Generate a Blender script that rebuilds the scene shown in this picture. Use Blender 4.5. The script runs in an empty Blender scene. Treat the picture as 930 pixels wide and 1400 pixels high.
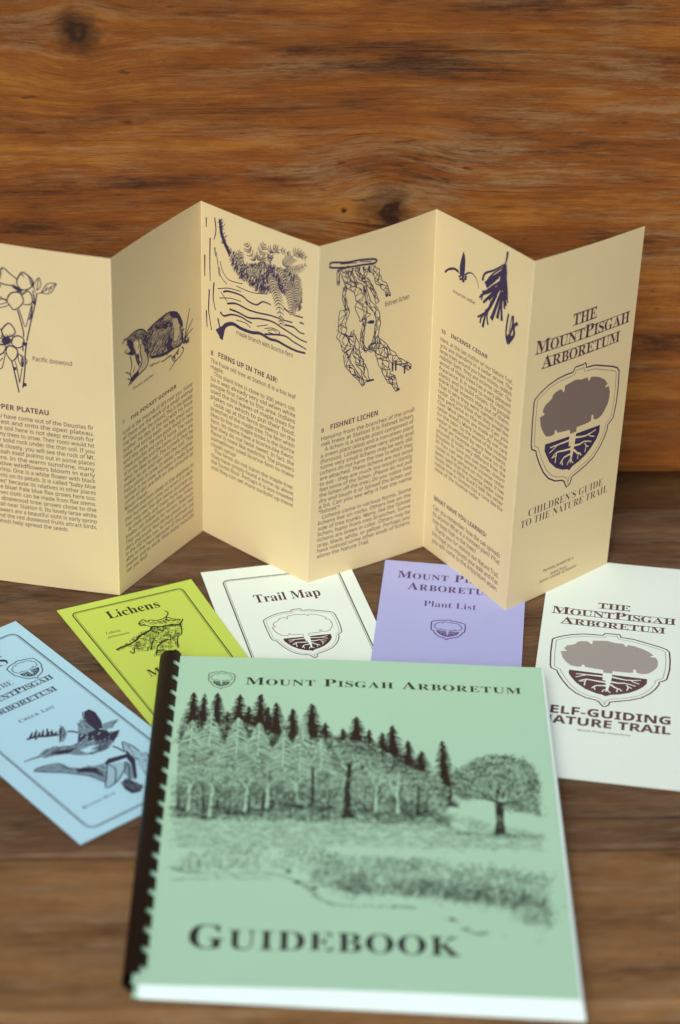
import bpy, math, random
from mathutils import Vector, noise
from mathutils.geometry import tessellate_polygon
scene = bpy.context.scene
COL = scene.collection
R = math.radians

# ------------------------------------------------------------------ camera
PITCH, ROLL = 0.5489, 0.0351
cam_d = bpy.data.cameras.new('camera')
cam = bpy.data.objects.new('camera', cam_d); COL.objects.link(cam); scene.camera = cam
cam.location = (0, -1.25, 0.83085)
cam.rotation_mode = 'XYZ'
from mathutils import Matrix
cam.rotation_euler = (Matrix.Rotation(math.pi/2-PITCH, 3, 'X') @ Matrix.Rotation(ROLL, 3, 'Z')).to_euler()
cam_d.sensor_fit = 'VERTICAL'; cam_d.sensor_height = 36.0
cam_d.lens = 3410.17/1400*36
cam_d.clip_start = 0.05; cam_d.clip_end = 100
cam_d.dof.use_dof = True
cam_d.dof.focus_distance = 1.475
cam_d.dof.aperture_fstop = 4.1
cam_d.dof.aperture_blades = 7

# ------------------------------------------------------------------ light: open shade, brightest from the front left
SUN_EL, SUN_AZ = R(42), R(-12)      # azimuth: 0 = straight from the viewer's side, negative = from the left
world = bpy.data.worlds.new('World'); scene.world = world; world.use_nodes = True
wn = world.node_tree.nodes; wl = world.node_tree.links
bg = wn['Background']
sky = wn.new('ShaderNodeTexSky'); sky.sky_type = 'NISHITA'; sky.sun_disc = False
sky.sun_elevation = SUN_EL
sdir = Vector((math.sin(SUN_AZ)*math.cos(SUN_EL), -math.cos(SUN_AZ)*math.cos(SUN_EL), math.sin(SUN_EL)))
sky.sun_rotation = math.atan2(sdir.x, sdir.y)
sky.air_density = 1.0; sky.dust_density = 7.0; sky.ozone_density = 1.0
wl.new(sky.outputs[0], bg.inputs[0]); bg.inputs[1].default_value = 0.075
sun_d = bpy.data.lights.new('sun', 'SUN'); sun_d.energy = 2.1; sun_d.angle = R(32); sun_d.color = (0.87, 1.0, 0.985)
sun = bpy.data.objects.new('sun', sun_d); COL.objects.link(sun)
sun.rotation_euler = sdir.to_track_quat('Z', 'Y').to_euler(); sun.location = sdir*3
scene.view_settings.view_transform = 'Standard'; scene.view_settings.look = 'None'
scene.view_settings.gamma = 1; scene.view_settings.exposure = 0.0
scene.cycles.max_bounces = 6

DATA = {'B': [[-216.6,16.66,0.8],[-130.75,2.55,0.8],[-85.45,78.97,0.8],[-18.21,23.1,0.8],[52.83,69.72,0.8],[101.4,0.17,0.8],[166.58,56.94,0.8]],
 'T': [[-215.99,14.7,228.54],[-131.48,-5.98,228.54],[-86.72,74.25,228.65],[-16.76,18.77,228.65],[49.79,74.18,228.64],[103.54,9.82,228.49],[169.32,61.08,228.65]],
 'leaf': {'yellow':{'W':86.5,'L':215.9,'R':[[-166.5,-16.76,0.9],[-89.03,21.65,0.9],[4.07,-173.14,0.9],[-57.01,-202.83,0.9]]},'trail':{'W':91.4,'L':215.9,'R':[[-83.89,30.37,0.9],[4.29,54.48,0.9],[61.21,-153.78,0.9],[-26.97,-177.89,0.9]]},'purple':{'W':87.5,'L':215.9,'R':[[29.03,51.3,0.9],[116.24,44.82,0.9],[100.25,-170.48,0.9],[13.04,-164.01,0.9]]},'selfg':{'W':88.9,'L':223.5,'R':[[132.02,62.4,0.9],[220.21,51.2,0.9],[192.06,-170.53,0.9],[103.86,-159.34,0.9]]},'blue':{'W':89.3,'L':193,'R':[[-256.41,-88.86,0.9],[-189.32,-29.98,0.9],[-62,-175.06,0.9],[-129.09,-233.93,0.9]]}},
 'G': [[-95.24,-74.03,11],[117.81,-80.2,16],[122.43,-354.72,16],[-91.95,-349.49,11]],
 'wood': {'org':[-9,112.21,0],'psi':0.08},
 'knots': [(-150.3,313.6),(31,206.4),(5.6,204)],
 'emb': [[(-0.08,-0.53),(-0.06,-0.57),(0.04,-0.57),(0.05,-0.58),(0.07,-0.56),(0.07,-0.53),(0.18,-0.52),(0.29,-0.48),(0.4,-0.44),(0.46,-0.41),(0.49,-0.37),(0.5,-0.23),(0.5,-0.09),(0.49,0),(0.48,0.07),(0.45,0.1),(0.42,0.12),(0.42,0.16),(0.39,0.24),(0.35,0.31),(0.28,0.39),(0.19,0.44),(0.11,0.47),(0.05,0.49),(0.03,0.5),(0.02,0.55),(0,0.57),(-0.02,0.58),(-0.04,0.55),(-0.06,0.51),(-0.09,0.49),(-0.17,0.47),(-0.25,0.42),(-0.32,0.34),(-0.38,0.23),(-0.42,0.14),(-0.43,0.1),(-0.48,0.07),(-0.49,0.03),(-0.5,-0.17),(-0.5,-0.31),(-0.5,-0.38),(-0.49,-0.4),(-0.44,-0.44),(-0.35,-0.49),(-0.25,-0.52),(-0.16,-0.53),(-0.09,-0.53)],[(-0.42,-0.21),(-0.37,-0.22),(-0.37,-0.23),(-0.39,-0.25),(-0.39,-0.27),(-0.37,-0.31),(-0.33,-0.33),(-0.3,-0.35),(-0.29,-0.38),(-0.26,-0.4),(-0.2,-0.41),(-0.17,-0.37),(-0.16,-0.38),(-0.16,-0.43),(-0.1,-0.44),(-0.04,-0.45),(0.03,-0.43),(0.1,-0.43),(0.12,-0.39),(0.13,-0.39),(0.14,-0.42),(0.19,-0.41),(0.26,-0.38),(0.32,-0.34),(0.36,-0.29),(0.33,-0.27),(0.34,-0.26),(0.38,-0.26),(0.4,-0.2),(0.4,-0.14),(0.39,-0.09),(0.36,-0.04),(0.33,-0),(0.28,0.02),(0.23,0.01),(0.22,-0.04),(0.2,-0.04),(0.2,0.01),(0.17,0.02),(0.09,0.02),(0.03,0.02),(0.03,0.08),(-0.04,0.08),(-0.05,0.02),(-0.13,0.01),(-0.2,-0),(-0.21,-0.03),(-0.23,-0.03),(-0.23,0),(-0.26,0.01),(-0.32,-0),(-0.35,-0.03),(-0.38,-0.08),(-0.4,-0.12),(-0.41,-0.17)],[(-0.33,0.07),(-0.05,0.08),(-0.04,0.08),(0.03,0.08),(0.04,0.08),(0.32,0.09),(0.32,0.16),(0.29,0.22),(0.24,0.28),(0.18,0.33),(0.1,0.37),(0.03,0.39),(-0.01,0.42),(-0.04,0.4),(-0.09,0.39),(-0.18,0.34),(-0.26,0.26),(-0.3,0.19),(-0.33,0.13)],[(0.08,0.07,[(-0.01,0.06),(-0.01,0.13),(-0.01,0.18)]),(0.05,0.01,[(-0,0.15),(-0,0.23),(-0,0.29),(-0.01,0.35)]),(0.01,0.01,[(-0,0.3),(-0.03,0.33),(-0.04,0.36)]),(0.01,0.01,[(-0,0.3),(0.01,0.34),(0.03,0.36)]),(0.02,0.01,[(-0.02,0.12),(-0.14,0.12),(-0.27,0.12)]),(0.01,0.01,[(-0.18,0.12),(-0.23,0.15),(-0.27,0.17)]),(0.02,0.01,[(-0.01,0.21),(-0.11,0.2),(-0.18,0.19),(-0.23,0.22)]),(0.01,0.01,[(-0.18,0.19),(-0.19,0.24),(-0.19,0.29)]),(0.01,0.01,[(-0.18,0.22),(-0.24,0.23)]),(0.02,0.01,[(-0,0.26),(-0.09,0.27),(-0.13,0.32)]),(0.01,0.01,[(-0.1,0.28),(-0.11,0.3),(-0.1,0.34)]),(0.02,0.01,[(0.01,0.11),(0.15,0.14),(0.27,0.12)]),(0.01,0.01,[(0.18,0.13),(0.21,0.16),(0.26,0.18)]),(0.02,0.01,[(0.02,0.19),(0.09,0.2),(0.14,0.19),(0.23,0.22)]),(0.01,0.01,[(0.15,0.21),(0.17,0.25),(0.16,0.3)]),(0.01,0.01,[(0.17,0.24),(0.2,0.26)]),(0.02,0.01,[(0.02,0.23),(0.07,0.28),(0.1,0.29),(0.12,0.32)]),(0.01,0.01,[(0.09,0.28),(0.08,0.31),(0.08,0.34)])]],
 'forest': {'dark':[(16.74,35.86,66.55,6.5),(22.78,37.08,66.23,5),(30.09,35.89,71.23,7),(36.33,53.25,76.3,7),(42.72,36.74,65.15,7),(47.98,47.77,70.29,6),(54.34,36.09,69.93,7.5),(58.48,47.88,73.75,6),(63.48,43.85,78.16,7.5),(72.76,49.16,86.28,7.5),(83.13,44.22,71.08,7.5),(91.14,61.19,78.68,5.5),(100.74,66.56,80.82,5.5),(107.94,55.2,81.76,8.5),(115.05,66.65,83.36,5),(121.96,68.97,87.6,6),(127.86,62.16,97.74,8.5),(136.08,75.43,102.47,6.5),(143.19,84.33,102.08,7),(154.94,74.33,124.35,7.5)],'light':[(27.64,56.21,12,30),(42.68,58.4,12,32),(54.43,62.87,12,30),(68.19,69.9,12,32),(78.54,63.24,9,24),(77.16,76.12,12,32),(17.38,61.85,9,26),(88.79,76.15,10,28)],'mass':[(10.41,67),(21.83,61.6),(32.09,64.44),(44.06,60.38),(55.26,68.59),(66.7,74.69),(76.77,76.81),(92.78,74.6),(104.82,76.61),(112.83,76.84),(124.72,86.12),(132.51,95.51),(142.25,101.46),(151.97,105.43),(157.09,116.61),(155.63,136.62),(135.54,140.76),(112.51,141.37),(81.75,138.09),(47.27,142.38),(13.04,147.86)],'oak':[(160.12,100.88),(167.4,93.59),(172.3,88.69),(181.87,85.07),(191.26,85.33),(199.61,87.21),(203.73,96.23),(205.44,109.79),(204.27,123.27),(205.22,136.4),(199.48,133.79),(190.42,132.82),(185.17,128.71),(179.9,124.57),(172.61,123.48),(166.11,125.31),(160.71,122.64)],'oaktrunk':[(182.27,114.04),(185.05,113.89),(185.83,130.14),(184.93,141.81),(185.67,152.94),(179.36,153.27),(181.11,142.02),(180.97,130.4)],'trunks':[(26.63,122.35,27.58,147.7,2.2),(34.22,126.34,34.42,138.76,1.6),(40.67,122.85,41.17,143.32,1.2),(44.93,132.01,44.59,142.52,1.6),(50.99,128.57,51.12,142.79,2.6),(58.5,120.64,58.69,139.32,1.8),(62.81,121.67,63.3,139.07,1.8),(75.31,124.14,75.55,135.95,1.4),(84.32,101.36,84.81,136.69,3),(93.15,120.04,93.28,136.24,1),(104.03,97.06,103.3,143.69,5),(112.62,117.73,112.14,137.09,1.4),(141.14,114.93,140.15,140.51,2.6),(145.21,123.53,144.46,137.22,1.2),(13.71,121.15,14.08,139.84,1.6),(69.88,124.43,70.5,134.37,1.2)],'ltree':[(31.01,147.52,60),(49.57,142.26,48),(60.96,137.96,44),(75.93,135.93,42),(19.56,141.4,45),(103.29,132,62),(118.29,138.61,48),(129.81,139.22,46)],'ground':[(12.96,146.65),(81.73,136.86),(156.74,137.79),(203.86,151.09),(204.87,164.16),(135.01,166.63),(74.69,168.61),(13.11,173.02)],'brush1':[(14.66,185.3),(20.91,176.92),(40.97,170.91),(74.86,165.57),(97.63,172.2),(102.18,183.19),(75.28,185.63),(41.73,188.07),(19.49,190.95)],'brush2':[(93.14,176.66),(108.93,175.84),(142.76,176.18),(176.41,179.32),(204.79,184.79),(205.15,211.24),(203.33,227.79),(185.57,215.56),(164.03,206.66),(142.03,204.42),(119.93,202.86),(104.44,204.33),(86.66,198.8),(83.17,188.68)],'brush3':[(102.21,196.29),(124.44,196.85),(146.85,190.55),(173.52,192.6),(201.76,203.04),(203.6,214.64),(185.86,210.56),(150.86,204.64),(124.34,204.66),(104.44,205.68)],'path':[[(13.7,187.79),(21.72,190.84),(44.13,191.75),(64.21,190.7),(79.97,197.44),(85.62,203.95),(91.23,211.07),(102.24,213.84),(124.22,213.38),(135.2,213.49)],[(15.42,197.36),(35.38,195.64),(62.07,193.91)],[(152.55,219.89),(157.28,221.95)],[(161,227.33),(167.34,231.24),(171.73,230.04)],[(180.29,232.2),(197.41,235.21)]],'rocks':[(73.12,189.21),(77.75,197.56),(86.69,201.18),(155.11,221.74)]},
 'art': {
  'p0': [
   ('s',0.93,0.68,[(20.01,20.89),(21.3,18.14),(23.6,14.92),(27.46,17.82),(31.17,20.42),(31.68,22.26)]),
   ('s',0.93,0.68,[(20.73,24.6),(24.22,25.33),(28.33,25.33),(30.37,25.65)]),
   ('s',0.93,0.68,[(32.04,20.61),(34.87,16.03),(38.05,17.12),(40.88,19.87),(41.06,23.03),(38.9,25.61),(35.9,27.03),(32.99,26.2),(31.63,23.54),(32.04,20.61)]),
   ('s',0.93,0.68,[(25.64,33.43),(27.52,30.57),(30.52,29.15),(33.45,29.65),(35.07,33.25),(34.38,35.92),(31.9,38.88),(28.88,40.63),(26.91,38.37),(25.24,36.06),(25.64,33.43)]),
   ('s',0.93,0.68,[(34.61,30.11),(37.66,27.4),(39.67,28.69),(40.46,31.13),(40.03,34.73),(37.32,36.11),(34.96,36.16)]),
   ('s',0.93,0.68,[(20.35,33.29),(22.65,34.53),(25,34.81)]),
   ('s',0.93,0.68,[(20.88,27.77),(21.85,25.7)]),
   ('s',0.94,0.68,[(21.21,54.74),(23.1,51.85),(25.85,49.81),(28.41,52.33),(29.17,55.45),(26.39,58.15),(22.8,59.03),(21.15,56.04),(21.21,54.74)]),
   ('s',0.94,0.69,[(26.87,61.01),(28.17,58.21),(31.17,57.09),(34.08,58.6),(33.93,62.52),(30.86,64.95),(27.93,64.1),(26.81,62.31),(26.87,61.01)]),
   ('s',0.95,0.69,[(23.37,66.75),(24.94,64.56),(27.9,64.75),(30.18,67.01),(29.43,71.05),(26.63,74.09),(24.34,71.83),(23.26,69.38),(23.37,66.75)]),
   ('s',0.94,0.69,[(18.88,53.8),(20.61,54.83),(21.34,58.61),(19.77,60.8)]),
   ('s',0.95,0.7,[(19,64.82),(22.58,64.27),(23.1,66.14),(21.17,69.7),(18.72,71.38)]),
   ('s',0.56,0.56,[(20.23,36.19),(22.05,34.95),(24.38,35.55),(26.05,37.86),(23.62,39.52),(20.03,40.72)]),
   ('s',0.56,0.56,[(20.12,38.77),(24.91,36.75)]),
   ('s',0.56,0.56,[(42.36,27.63),(41.64,23.26),(43.24,19.82),(45.19,17.92),(46.01,21.3),(45.15,24),(43.3,26.2)]),
   ('s',0.56,0.56,[(44.75,18.63),(43.32,25.56)]),
   ('s',0.56,0.56,[(43.22,28.14),(45.92,27.08),(47.81,23.58),(50.27,20.77),(55.01,20.03),(53.42,23.35),(51.85,26.16),(48.85,27.39),(45.92,27.08)]),
   ('s',0.56,0.56,[(46.51,26.98),(54.71,20.27)]),
   ('s',0.56,0.56,[(48.33,25.42),(49.61,22.66)]),
   ('s',0.56,0.56,[(50.08,26.11),(52.55,22.84)]),
   ('s',0.57,0.57,[(18.69,72.04),(22.36,69.52),(21.54,74.87),(20.15,79.67),(18.32,80.61)]),
   ('s',0.57,0.57,[(18.52,75.99),(21.03,72.99)]),
   ('s',0.57,0.57,[(30.7,68.89),(32.99,71.16),(33.44,75.02),(32.46,77.14),(30.55,72.84),(30.7,68.89)]),
   ('s',0.57,0.57,[(30.7,68.89),(34.79,70.88),(35.59,73.38),(34,75.92)]),
   ('s',0.56,0.56,[(39.99,35.7),(37.59,44.45),(35.58,50.58),(33.72,45.04),(32.17,39.48)]),
   ('s',0.57,0.57,[(32.43,77.8),(30.54,87.96)]),
   ('s',0.57,0.57,[(28.42,73.82),(29.41,78.91),(30.55,87.63)]),
   ('s',0.57,0.57,[(32.76,77.09),(31.99,73.93)]),
   ('s',0.55,0.55,[(33.34,17.54),(35.68,17.81)]),
   ('s',0.56,0.56,[(38.61,17.99),(40.26,20.92)]),
   ('s',0.56,0.56,[(36.22,19),(35.12,16.94)]),
   ('s',0.81,0.81,[(40.93,26.57),(41.65,30.94),(41.52,34.17)]),
   ('s',0.81,0.81,[(43.22,28.14),(42.44,33.39),(40.37,41.44),(39.33,45.47),(37.19,54.87),(36.12,59.58)]),
   ('s',0.81,0.81,[(31.26,40.27),(32.78,46.48),(34.26,54.02),(34.13,57.29)]),
   ('s',0.82,0.82,[(36.09,60.24),(34.77,68.27),(34.23,77.52),(32.39,90.98)]),
   ('s',0.82,0.82,[(33.7,60.6),(33.47,66.51)]),
   ('s',0.83,0.83,[(26.33,74.14),(27.8,81.79),(29.99,94.32)]),
   ('s',0.81,0.81,[(40.29,35.65),(39.47,41.57),(38.14,45.65)]),
   ('f','i',[(27.76,24.78),(31.26,25.51),(34.42,27.26),(33.76,29.09),(31.17,27.77),(28.87,26.52)]),
   ('f','i',[(21.28,59.91),(22.81,58.7),(25.19,58.66),(26.61,60.07),(26.1,62.42),(24.07,64.04),(21.71,63.75),(20.6,61.97)]),
   ('f','i',[(40.62,33.16),(42.39,33.14),(42.56,34.91),(40.88,35.56)]),
   ('f','i',[(38.63,41.96),(40.41,41.95),(40.58,43.73),(38.89,44.37)]),
   ('f','i',[(27.01,77.77),(28.8,77.76),(28.97,79.57),(27.27,80.23)]),
   ('f','i',[(34.12,60.67),(35.9,60.66),(36.07,62.46),(34.38,63.11)]),
   ('f','i',[(32.89,87.4),(34.69,87.39),(34.86,89.21),(33.16,89.87)]),
   ('h','i',[(20.47,58.09),(27.03,57.08),(27.38,62.88),(22.5,66.23),(19.03,64.16)],(1.97,1),30,0.38),
   ('h','i',[(28.37,24.37),(35.37,25.51),(35.2,30.02),(30.54,28.82)],(1.71,1.14),24,0.37),
   ('h','i',[(21.3,18.14),(23.47,15.26),(21.99,22.49),(20.78,23.31)],(0.48,2.47),12,0.37),
   ('h','i',[(39.2,17.9),(41.44,20.74),(41.3,24.59),(39.52,24.87)],(0.4,1.85),12,0.37),
   ('h','i',[(30.95,70.16),(33.57,71.72),(32.79,76.43)],(0.61,2.52),12,0.38)],
  'p1': [
   ('f','m',[(33.28,60.96),(38.61,59.81),(45.73,58.86),(52.87,58.5),(58.21,59.83),(62.66,62.61),(65.74,67.3),(67.91,73.12),(68.27,78.75),(68.18,84.19),(64.96,85.76),(59.52,85.07),(52.27,85.36),(45.11,83.85),(36.26,80.64),(33.69,77.33),(32.16,69.41),(31.89,63.31)]),
   ('f','m',[(13.76,57.37),(18.56,56.32),(24.65,56.55),(30.68,59.66),(32.53,62.7),(32.54,71.38),(33.27,76.53),(31.09,75.52),(28.19,69.37),(27.04,64.06),(24.04,62.09),(20.09,62.65),(19.99,65.58),(22.02,70.1),(18.95,70.47),(13.83,67.49),(16.48,66.34),(13.38,60.74)]),
   ('h','l',[(33.28,60.96),(38.61,59.81),(45.73,58.86),(52.87,58.5),(58.21,59.83),(62.66,62.61),(65.74,67.3),(67.91,73.12),(68.27,78.75),(68.18,84.19),(64.96,85.76),(59.52,85.07),(52.27,85.36),(45.11,83.85),(36.26,80.64),(33.69,77.33),(32.16,69.41),(31.89,63.31)],(-2.67,1.05),300,0.47),
   ('h','i',[(33.28,60.96),(38.61,59.81),(45.73,58.86),(52.87,58.5),(58.21,59.83),(62.66,62.61),(65.74,67.3),(67.91,73.12),(68.27,78.75),(68.18,84.19),(64.96,85.76),(59.52,85.07),(52.27,85.36),(45.11,83.85),(36.26,80.64),(33.69,77.33),(32.16,69.41),(31.89,63.31)],(-2.67,1.05),480,0.55),
   ('h','i',[(13.76,57.37),(18.56,56.32),(24.65,56.55),(30.68,59.66),(32.53,62.7),(32.54,71.38),(33.27,76.53),(31.09,75.52),(28.19,69.37),(27.04,64.06),(24.04,62.09),(20.09,62.65),(19.99,65.58),(22.02,70.1),(18.95,70.47),(13.83,67.49),(16.48,66.34),(13.38,60.74)],(-2.1,0.57),120,0.53),
   ('h','i',[(33.28,60.96),(45.73,58.86),(52.87,58.5),(47.44,61.43),(38.51,63.35),(34.59,77.14),(31.96,75.92)],(-1.79,0.97),120,0.62),
   ('f','i',[(36.3,79.27),(45.15,82.05),(52.31,83.56),(59.53,84.47),(66.8,84.78),(66.23,75.99),(68.27,78.75),(68.36,84.27),(64.96,86.06),(59.51,85.25),(52.27,85.48),(45.11,83.97),(36.43,81.02)]),
   ('f','i',[(54.76,74.68),(58.02,78.3),(56.16,80.78),(59.53,84.59),(52.74,84.67),(51.69,79.02)]),
   ('f','i',[(56.43,59.38),(61.78,61.67),(65.75,67),(67.9,73.72),(66.27,73.58),(62.77,66.26),(58.14,63.27),(54.61,60.48)]),
   ('f','l',[(57.67,64.26),(62.15,65.68),(64.32,70.88),(64.66,77.1),(61.43,79.87),(58.71,79.83),(59.75,73.04)]),
   ('h','i',[(57.67,64.26),(62.15,65.68),(64.32,70.88),(64.66,77.1),(61.43,79.87),(58.71,79.83),(59.75,73.04)],(-0.76,2.06),26,0.48),
   ('f','i',[(13.33,57.29),(16.72,59.32),(19.4,62.33),(19.3,65.26),(21.76,70.28),(18.95,70.58),(13.65,67.52),(16.48,66.34),(13.38,60.74)]),
   ('f','p',[(20.97,62.46),(24.88,63.07),(26.55,65.63),(25.14,68.56),(22.1,67.75),(20.03,64.41)]),
   ('f','l',[(26.51,66.8),(29.51,69.38),(31.96,75.92),(32.73,79.9),(29.97,83.43),(25.07,84.75),(27.45,79.23),(26.05,73.17)]),
   ('s',0.85,0.85,[(26.51,66.8),(25.91,71.91),(27.47,78.64),(24.71,82.17),(21.14,83.51),(17.57,85.43),(13.97,87.95)]),
   ('s',0.86,0.86,[(32,74.73),(33.59,80.9),(30.83,84.44),(24.6,85.74),(20.16,86.66),(15.72,88.18)]),
   ('s',0.85,0.85,[(21.12,70.88),(22.28,75.61),(24.77,80.39)]),
   ('s',0.85,0.85,[(22.86,71.39),(24.03,75.83),(26.12,79.22)]),
   ('s',0.84,0.84,[(13.77,57.08),(18.57,56.14),(24.65,56.44),(29.83,58.97),(32.8,62.53)]),
   ('s',0.85,0.85,[(33.28,60.96),(38.61,59.81),(45.73,58.86),(52.87,58.5),(58.21,59.83),(62.66,62.61),(65.74,67.3),(67.91,73.12)]),
   ('s',0.84,0.84,[(23.61,61.6),(25.24,65.62),(23.85,67.96)]),
   ('s',0.76,0.38,[(8.98,58.12),(13.33,57.17)]),
   ('s',0.77,0.38,[(10.88,65.22),(13.95,63.98)]),
   ('s',0.76,0.38,[(12.14,66.11),(16.43,67.8)]),
   ('s',0.76,0.38,[(9.91,56.19),(14.2,56.98)]),
   ('s',0.76,0.39,[(16.36,69.86),(17.44,76.35),(15.99,80.47),(16.27,84.82),(13.52,88.34)]),
   ('s',0.77,0.39,[(11.27,78.24),(15.09,80.95),(16.72,84.43)]),
   ('s',0.77,0.39,[(13.26,83.39),(15.82,85.21)]),
   ('s',0.77,0.39,[(18.57,81.69),(20.44,78.35)]),
   ('s',0.8,0.4,[(69.09,84.61),(71.52,75.37),(74.87,64.77)]),
   ('s',0.81,0.4,[(69.55,84.21),(72.38,78.8),(77.96,72.82)]),
   ('s',0.8,0.4,[(68.64,84.4),(73.27,81.03),(77.88,79.47)]),
   ('s',0.81,0.4,[(67.71,85.19),(74.13,84.48)]),
   ('s',0.8,0.4,[(68.17,84.8),(74.11,86.3)]),
   ('s',0.81,0.4,[(66.31,86.99),(68.38,89.17),(65.76,92.25),(59.34,94.16),(54.72,97.52)]),
   ('s',0.8,0.4,[(64.03,87.16),(57.59,90.89),(59.35,93.56)]),
   ('s',0.8,0.39,[(55.84,87.63),(47.7,88.11),(46.83,87.09)]),
   ('f','i',[(19.82,57.78),(21.55,57.98),(22.38,59.43),(20.9,59.34)]),
   ('f','i',[(19.39,83.28),(23.8,82.95),(24.18,84.94),(20.14,87.26),(16.64,86.81),(15.84,84.61)]),
   ('h','i',[(28.03,60.35),(32.35,62.92),(33.69,77.33),(30.26,73.92)],(-1.17,-1.72),60,0.69),
   ('h','i',[(21.55,71.08),(25.01,72.69),(26.07,81),(23.52,78)],(0.38,1.97),20,0.62),
   ('h','m',[(34.37,84.89),(44.18,85.24),(43.23,87.23),(36.09,86.92)],(3.55,0.46),10,0.63),
   ('h','i',[(55.83,88.24),(64.92,88.18),(61.18,93.18),(57.55,92.71)],(1.37,-0.89),14,0.63),
   ('h','i',[(42.12,60.81),(54.55,63.45),(57.12,69.42),(50.87,67.78),(42.06,63.17)],(-2.65,-0.25),50,0.7),
   ('h','i',[(66.88,80.54),(73.24,82.85),(72.25,87.29),(66.79,85.38)],(2.73,-0.08),14,0.64)],
  'p2': [
   ('s',1.01,0.56,[(4.19,9.06),(4.15,15.41)]),
   ('s',1.03,0.58,[(2.82,33.64),(2.72,47.77)]),
   ('s',1.02,0.58,[(7.15,21.32),(6.84,35.31),(7.03,49.36)]),
   ('s',1.05,0.6,[(6.39,55.18),(5.71,67.26),(6.3,73.28),(8.14,82.05)]),
   ('s',1.06,0.6,[(3.83,70),(4.39,81.3)]),
   ('s',1,0.56,[(10.8,6.98),(11.75,14.95),(10.17,21.33)]),
   ('s',1.02,0.57,[(10.76,26.07),(11.36,31.82)]),
   ('s',1.04,0.59,[(10.1,49.33),(9.46,59.76),(11.29,67.36)]),
   ('s',2.21,2.91,[(14.99,6.64),(15.95,14.58),(18.59,20.57),(23.41,27.36)]),
   ('h','i',[(13.2,7.2),(16.78,6.07),(20.39,19.99),(26.39,26.86),(22.82,29.03),(16.8,22.13)],(-1.68,1.88),50,0.55),
   ('s',0.57,0.57,[(14.99,33.61),(16.82,38.99),(21.67,43.37),(32.5,42.19)]),
   ('s',0.57,0.57,[(13.16,52.35),(21.7,48.91),(31.35,47.61)]),
   ('s',0.57,0.57,[(14.39,37.8),(15.61,43.42),(20.47,46.8)]),
   ('s',0.57,0.57,[(27.72,45.33),(39.7,45.23),(51.49,42.16)]),
   ('s',0.57,0.57,[(11.97,28.64),(13.17,36.21),(14.39,43.83)]),
   ('s',0.58,0.58,[(14.39,58.05),(22.94,55.08),(31.41,54.16)]),
   ('s',0.57,0.57,[(49.59,65.54),(54.31,63.33),(59.04,63.15),(60.85,64.53),(56.75,66.53),(52,66.72)]),
   ('s',0.57,0.57,[(51.98,65.7),(56.1,64.01),(58.49,64.67)]),
   ('s',0.57,0.57,[(43.61,66.16),(51.9,62.16)]),
   ('s',0.58,0.58,[(27.89,67.67),(35.17,67.13),(38.83,68.9)]),
   ('s',0.58,0.58,[(20.51,57.96),(15.61,53.54)]),
   ('s',1.27,0.89,[(17.44,52.91),(21.7,50.93),(31.38,50.12),(37.4,52.07),(43.38,52),(48.07,48.35),(53.98,48.29)]),
   ('s',1.28,0.88,[(20.52,59.49),(27.81,56.94),(36.27,57.53),(43.46,57.03),(54.13,55.28),(63.54,54.96),(69.95,54.18)]),
   ('s',1.28,0.89,[(22.36,62.43),(29.06,62.12),(37.54,62.7),(45.91,60.23),(55.39,58.88),(62.51,60.38),(69.6,61.87),(75.48,63.27),(80.72,63.39)]),
   ('s',1.29,0.91,[(15,67.09),(18.09,68.58),(24.21,65.38),(31.51,64.33),(36.36,65.16),(39.99,65.41)]),
   ('s',1.26,0.89,[(49.66,69.1),(63.81,64.98),(70.91,66.47),(80.31,68.1)]),
   ('s',1.22,0.89,[(64.21,57.74),(70.62,56.95),(75.33,58.78),(78.8,58.53)]),
   ('s',1.22,0.88,[(63.33,47.01),(69.21,48.93),(77.3,48.55)]),
   ('s',1.21,0.88,[(75.11,52.33),(78,52.29)]),
   ('s',2.85,1.34,[(15.63,85.13),(16.62,81.09),(18.72,75.1),(24.85,71.34),(31.58,72.03),(40.07,71.55),(46.07,69.89),(53.28,70.87),(59.22,70.24),(66.35,71.21),(73.42,71.67),(79.82,70.83)]),
   ('f','i',[(11.27,80.4),(16.24,75.99),(18.72,76.67),(17.12,84.58),(15.01,84.3)]),
   ('s',1.06,1.06,[(13.15,71.89),(14.38,76.66),(15.63,81.45)]),
   ('f','l',[(22.21,26.27),(29.93,22.75),(33.56,29.42),(39.4,23.55),(47.58,21.82),(54.57,22.42),(58.07,23.2),(67.25,22.06),(73.02,23.99),(74.34,29.38),(76.31,36.53),(75.44,44.74),(69.18,47.94),(67.76,39.5),(58.4,36.81),(51.49,42.16),(44.42,42.61),(37.25,40.07),(30.07,38.52),(24.64,34.37)]),
   ('h','i',[(22.21,26.27),(29.93,22.75),(33.56,29.42),(39.4,23.55),(47.58,21.82),(54.57,22.42),(58.07,23.2),(67.25,22.06),(73.02,23.99),(74.34,29.38),(76.31,36.53),(75.44,44.74),(69.18,47.94),(67.76,39.5),(58.4,36.81),(51.49,42.16),(44.42,42.61),(37.25,40.07),(30.07,38.52),(24.64,34.37)],(-1.43,3.24),900,0.67),
   ('f','p',[(33.56,28.93),(35.29,24.91),(38.8,22.77),(42.92,22.88),(45.27,23.76),(39.44,26.48)]),
   ('f','p',[(55.68,20.11),(57.31,15.7),(60.68,12.86),(63.79,13.57),(63.11,17.64),(59.16,20.89)]),
   ('fr',4.4,[(41.76,23.75),(37.58,19.76),(35.53,15.56)]),
   ('fr',4.18,[(44.08,22.49),(46.55,16.82),(48.31,11.42)]),
   ('fr',4.25,[(31.79,30.99),(30.21,26.59),(31.12,22.36)]),
   ('fr',3.69,[(53.34,18.95),(53.23,14.15),(57.77,11.22),(65.21,11.18)]),
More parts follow.
